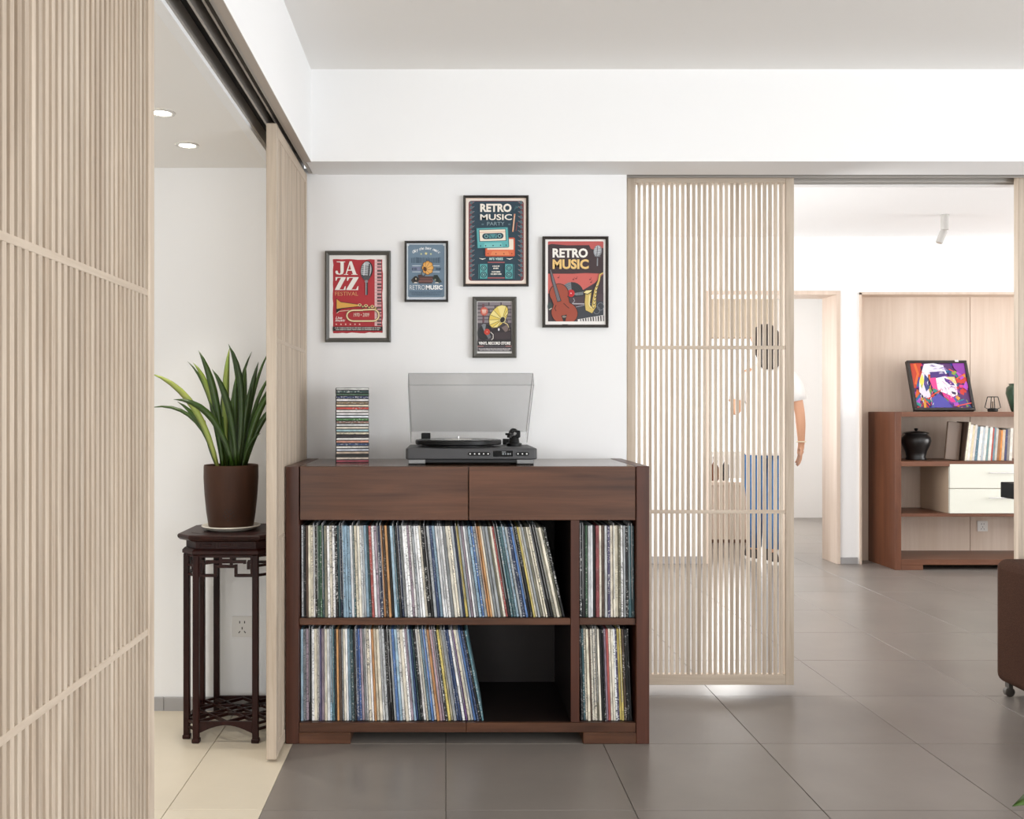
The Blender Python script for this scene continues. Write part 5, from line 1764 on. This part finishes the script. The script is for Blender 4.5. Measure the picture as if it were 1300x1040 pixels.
MB().mat(TEAKX).box(1.84, 2.52, 7.80, 8.14, 0.0005, 0.0305).build('plinth', parent=kc)
for xx, yy, c, r, h, nm in ((2.245, 7.9, '#6a3a20', 0.030, 0.20, 'brown'), (2.345, 7.92, '#1c1a1a', 0.026, 0.21, 'black'), (2.30, 8.04, '#8a6a3c', 0.024, 0.16, 'amber')):
    o = thing('bottle', '%s bottle standing on the kitchen bench' % nm, 'bottle', (xx, yy, 0.5052), 0, 'bottles on the kitchen bench')
    soft(MB().mat(plain('bottle_' + nm, c, 0.2)).lathe([(r * .9, 0.0), (r, 0.006), (r, h * .62), (r * .4, h * .78), (r * .38, h * .93)], (xx, yy, 0.5052), 20).build('body', parent=o), 45)
    MB().mat(STEEL).lathe([(r * .45, h * .93), (r * .45, h)], (xx, yy, 0.5052), 14).build('cap', parent=o)

# =================================================================== PERSON IN THE DOORWAY
HX, HY = 2.315, 6.80
pr = thing('person', 'person in white T-shirt and blue jeans in the doorway, arm hanging down', 'person', (HX, HY, 0))
SKINM = plain('skin', '#d6a384', 0.55)
HAIRM = plain('dark_hair', '#1d1512', 0.45, bump=0.3, bscale=120)
SHIRT = plain('white_cotton', '#f0eeec', 0.85, bump=0.15, bscale=18)
JEAN = plain('blue_denim', '#2f6596', 0.85, var=0.18, vscale=30)


def skin_body(verts, edges, name, m, parent, sub=2):
    me = bpy.data.meshes.new(name)
    me.from_pydata([v[0] for v in verts], edges, [])
    o = bpy.data.objects.new(name, me)
    COL.objects.link(o)
    o.parent = parent
    sk = o.modifiers.new('skin', 'SKIN')
    sk.branch_smoothing = 0.4
    if not me.skin_vertices:
        bm = bmesh.new(); bm.from_mesh(me); bm.verts.layers.skin.verify(); bm.to_mesh(me); bm.free()
    for i, v in enumerate(verts):
        r = v[1]
        d = me.skin_vertices[0].data[i]
        d.radius = (r, r) if not isinstance(r, tuple) else r
        d.use_root = (i == 0)
    sk.use_smooth_shade = True
    ss = o.modifiers.new('sub', 'SUBSURF')
    ss.levels = ss.render_levels = sub
    me.materials.append(m)
    return o


V, E = [], []
def add(p, r, par=None):
    V.append((p, r))
    if par is not None:
        E.append((par, len(V) - 1))
    return len(V) - 1
pel = add((0, 0, .90), (.125, .10))
spn = add((0, .0, 1.07), (.115, .085), pel)
che = add((0, -.005, 1.25), (.135, .095), spn)
upc = add((0, -.005, 1.36), (.10, .075), che)
nek = add((-.006, .0, 1.44), .050, upc)
nk2 = add((-.010, .008, 1.50), .052, nek)
hd1 = add((-.013, .018, 1.555), (.068, .080), nk2)
hd2 = add((-.015, .015, 1.615), (.074, .090), hd1)
hd3 = add((-.015, .010, 1.672), (.055, .066), hd2)
# arm hanging at the right of the picture
s1 = add((.150, 0, 1.355), .052, upc)
a1 = add((.195, -.005, 1.24), .044, s1)
e1 = add((.225, -.015, 1.085), .037, a1)
f1 = add((.238, .0, .99), .036, e1)
w1 = add((.250, .020, .865), (.021, .026), f1)
p1 = add((.249, .030, .815), (.017, .034), w1)
p1b = add((.247, .034, .785), (.015, .036), p1)
for dy, ln_, zt_, cr in ((-.024, .072, .0, .014), (-.008, .080, .0, .018), (.009, .074, .0, .020), (.025, .058, .006, .022)):
    b0_ = add((.246, .034 + dy, .772), .0088, p1b)
    b1_ = add((.242, .036 + dy * 1.05, .772 - ln_ * .42), .0086, b0_)
    b2_ = add((.234, .038 + dy * 1.05, .772 - ln_ * .78), .0080, b1_)
    add((.224, .039 + dy * 1.0, .772 - ln_ * 1.02), .0068, b2_)
t0_ = add((.243, -.006, .818), .0105, p1)
t1_ = add((.236, -.020, .790), .0095, t0_)
add((.229, -.022, .762), .0078, t1_)
# bent arm at the left of the picture
s2_ = add((-.150, 0, 1.355), .052, upc)
a2 = add((-.198, -.01, 1.235), .044, s2_)
e2 = add((-.240, -.03, 1.085), .038, a2)
f2 = add((-.225, .06, 1.10), .035, e2)
w2 = add((-.185, .175, 1.145), (.024, .022), f2)
p2 = add((-.172, .215, 1.165), (.030, .017), w2)
p2b = add((-.164, .245, 1.178), (.033, .015), p2)
for dx, ln_ in ((-.024, .058), (-.008, .076), (.009, .080), (.025, .070)):
    b0_ = add((-.162 + dx, .257, 1.184), .0086, p2b)
    b1_ = add((-.160 + dx, .257 + ln_ * .42, 1.186), .0084, b0_)
    b2_ = add((-.158 + dx, .257 + ln_ * .74, 1.176), .0078, b1_)
    add((-.157 + dx, .257 + ln_ * .92, 1.160), .0068, b2_)
t0_ = add((-.140, .210, 1.185), .0105, p2)
t1_ = add((-.122, .235, 1.200), .0092, t0_)
add((-.115, .262, 1.202), .0078, t1_)
# legs
for sx, ky, ay in ((-1, .03, .09), (1, -.01, -.07)):
    h_ = add((sx * .085 - .005, 0, .85), .080, pel)
    th_ = add((sx * .078 - .012, ky * .5, .66), .070, h_)
    kn = add((sx * .060 - .018, ky, .47), .052, th_)
    cf = add((sx * .052 - .022, ky * .4 + ay * .5, .32), .050, kn)
    an = add((sx * .040 - .025, ay, .09), .034, cf)
    ft = add((sx * .042 - .025, ay + .06, .045), (.036, .030), an)
    add((sx * .045 - .025, ay + .145, .028), (.034, .020), ft)
skin_body(V, E, 'body', SKINM, pr)


def ellring(cx, cy, z, rx, ry, n=24, tilt=0.0):
    return [(cx + rx * math.cos(2 * PI * k / n), cy + ry * math.sin(2 * PI * k / n), z + tilt * math.cos(2 * PI * k / n)) for k in range(n)]


def limb(mb, pts, n=18):
    """tapered round tube through (p, r) pairs"""
    mb.tube([p for p, r in pts], [r for p, r in pts], n)


sh = MB().mat(SHIRT)
sh.smooth = True
sh.loft([ellring(0, 0, .775, .172, .128), ellring(0, 0, .80, .175, .130), ellring(0, 0, .90, .168, .126), ellring(0, -.002, 1.02, .150, .112), ellring(0, -.004, 1.14, .158, .115),
         ellring(0, -.004, 1.26, .178, .118), ellring(0, -.004, 1.345, .186, .100), ellring(-.002, 0, 1.395, .135, .082), ellring(-.004, .0, 1.428, .075, .066), ellring(-.005, .002, 1.440, .062, .060)])
limb(sh, [((.105, -.002, 1.352), .040), ((.152, -.004, 1.325), .064), ((.195, -.008, 1.25), .064), ((.212, -.010, 1.165), .062)])
limb(sh, [((-.105, -.002, 1.352), .040), ((-.152, -.006, 1.325), .064), ((-.200, -.012, 1.25), .064), ((-.222, -.020, 1.165), .062)])
sh.build('t_shirt', parent=pr, world=False)
je = MB().mat(JEAN)
je.smooth = True
je.loft([ellring(-.002, 0, .955, .125, .095), ellring(-.002, 0, .88, .150, .112), ellring(-.004, 0, .80, .160, .118), ellring(-.008, .004, .755, .158, .112)])
for sx, ky, ay in ((-1, .03, .09), (1, -.01, -.07)):
    limb(je, [((sx * .080 - .005, 0, .84), .080), ((sx * .080 - .008, ky * .2, .77), .088), ((sx * .076 - .012, ky * .5, .66), .084), ((sx * .060 - .018, ky, .47), .066), ((sx * .052 - .022, ky * .4 + ay * .5, .30), .060), ((sx * .040 - .025, ay, .105), .050)])
je.build('jeans', parent=pr, world=False)
for sx, ay in ((-1, .09), (1, -.07)):
    cx, cy = sx * .042 - .025, ay
    so = MB().mat(plain('shoe_dark', '#1f2024', 0.5))
    so.smooth = True
    so.loft([[(cx + w * math.cos(2 * PI * k / 16), cy + .05 + l * math.sin(2 * PI * k / 16), z) for k in range(16)] for z, w, l in ((.022, .044, .128), (.045, .043, .122), (.075, .038, .085), (.105, .036, .055))])
    s_ = so.build('shoe', parent=pr, world=False)
    sw_ = MB().mat(plain('shoe_sole_white', '#eceae6', 0.6))
    sw_.loft([[(cx + w * math.cos(2 * PI * k / 16), cy + .05 + l * math.sin(2 * PI * k / 16), z) for k in range(16)] for z, w, l in ((.0005, .043, .126), (.024, .046, .131))])
    sw_.build('sole', parent=s_, world=False)
ha = MB().mat(HAIRM)
ha.smooth = True
rings = []
for z, rx, ry, cy in ((1.385, .045, .018, -.088), (1.41, .066, .028, -.082), (1.45, .078, .040, -.068), (1.49, .086, .060, -.048), (1.54, .096, .085, -.022), (1.60, .099, .102, -.006), (1.65, .092, .098, .000), (1.69, .070, .076, .004), (1.712, .038, .042, .006)):
    rings.append(ellring(-.015, cy, z, rx, ry, 28))
ha.loft(rings)
ha.build('hair', parent=pr, world=False)
# face, turned away from the camera
fc = MB().mat(SKINM)
fc.smooth = True
fc.loft([ellring(-.015, .105, 1.560, .012, .016, 10), ellring(-.015, .112, 1.570, .015, .022, 10), ellring(-.015, .104, 1.60, .008, .012, 10), ellring(-.015, .098, 1.625, .005, .008, 10)])
fc.build('nose', parent=pr, world=False)
for sx in (-1, 1):
    MB().mat(plain('eye_white', '#f2f0ec', 0.2)).lathe([(0.002, -.008), (0.011, -.004), (0.011, .004), (0.002, .008)], (-.015 + sx * .032, .094, 1.612), 14).build('eye', parent=pr, world=False)
    ear = MB().mat(SKINM)
    ear.smooth = True
    ear.loft([ellring(-.015 + sx * .086, .012, 1.572, .006, .010, 10), ellring(-.015 + sx * .096, .006, 1.60, .008, .017, 10), ellring(-.015 + sx * .096, .004, 1.622, .007, .014, 10)])
    ear.build('ear', parent=pr, world=False)
MB().mat(plain('lips', '#a8584e', 0.4)).box(-.040, .010, .092, .104, 1.531, 1.541, .004).build('mouth', parent=pr, world=False)
MB().mat(plain('bracelet_cream', '#e9ddc4', 0.4)).tube([(.2495 + .030 * math.cos(2 * PI * k / 20), .020 + .033 * math.sin(2 * PI * k / 20), .868) for k in range(21)], .0045, 8, cap=False).build('bracelet', parent=pr, world=False)
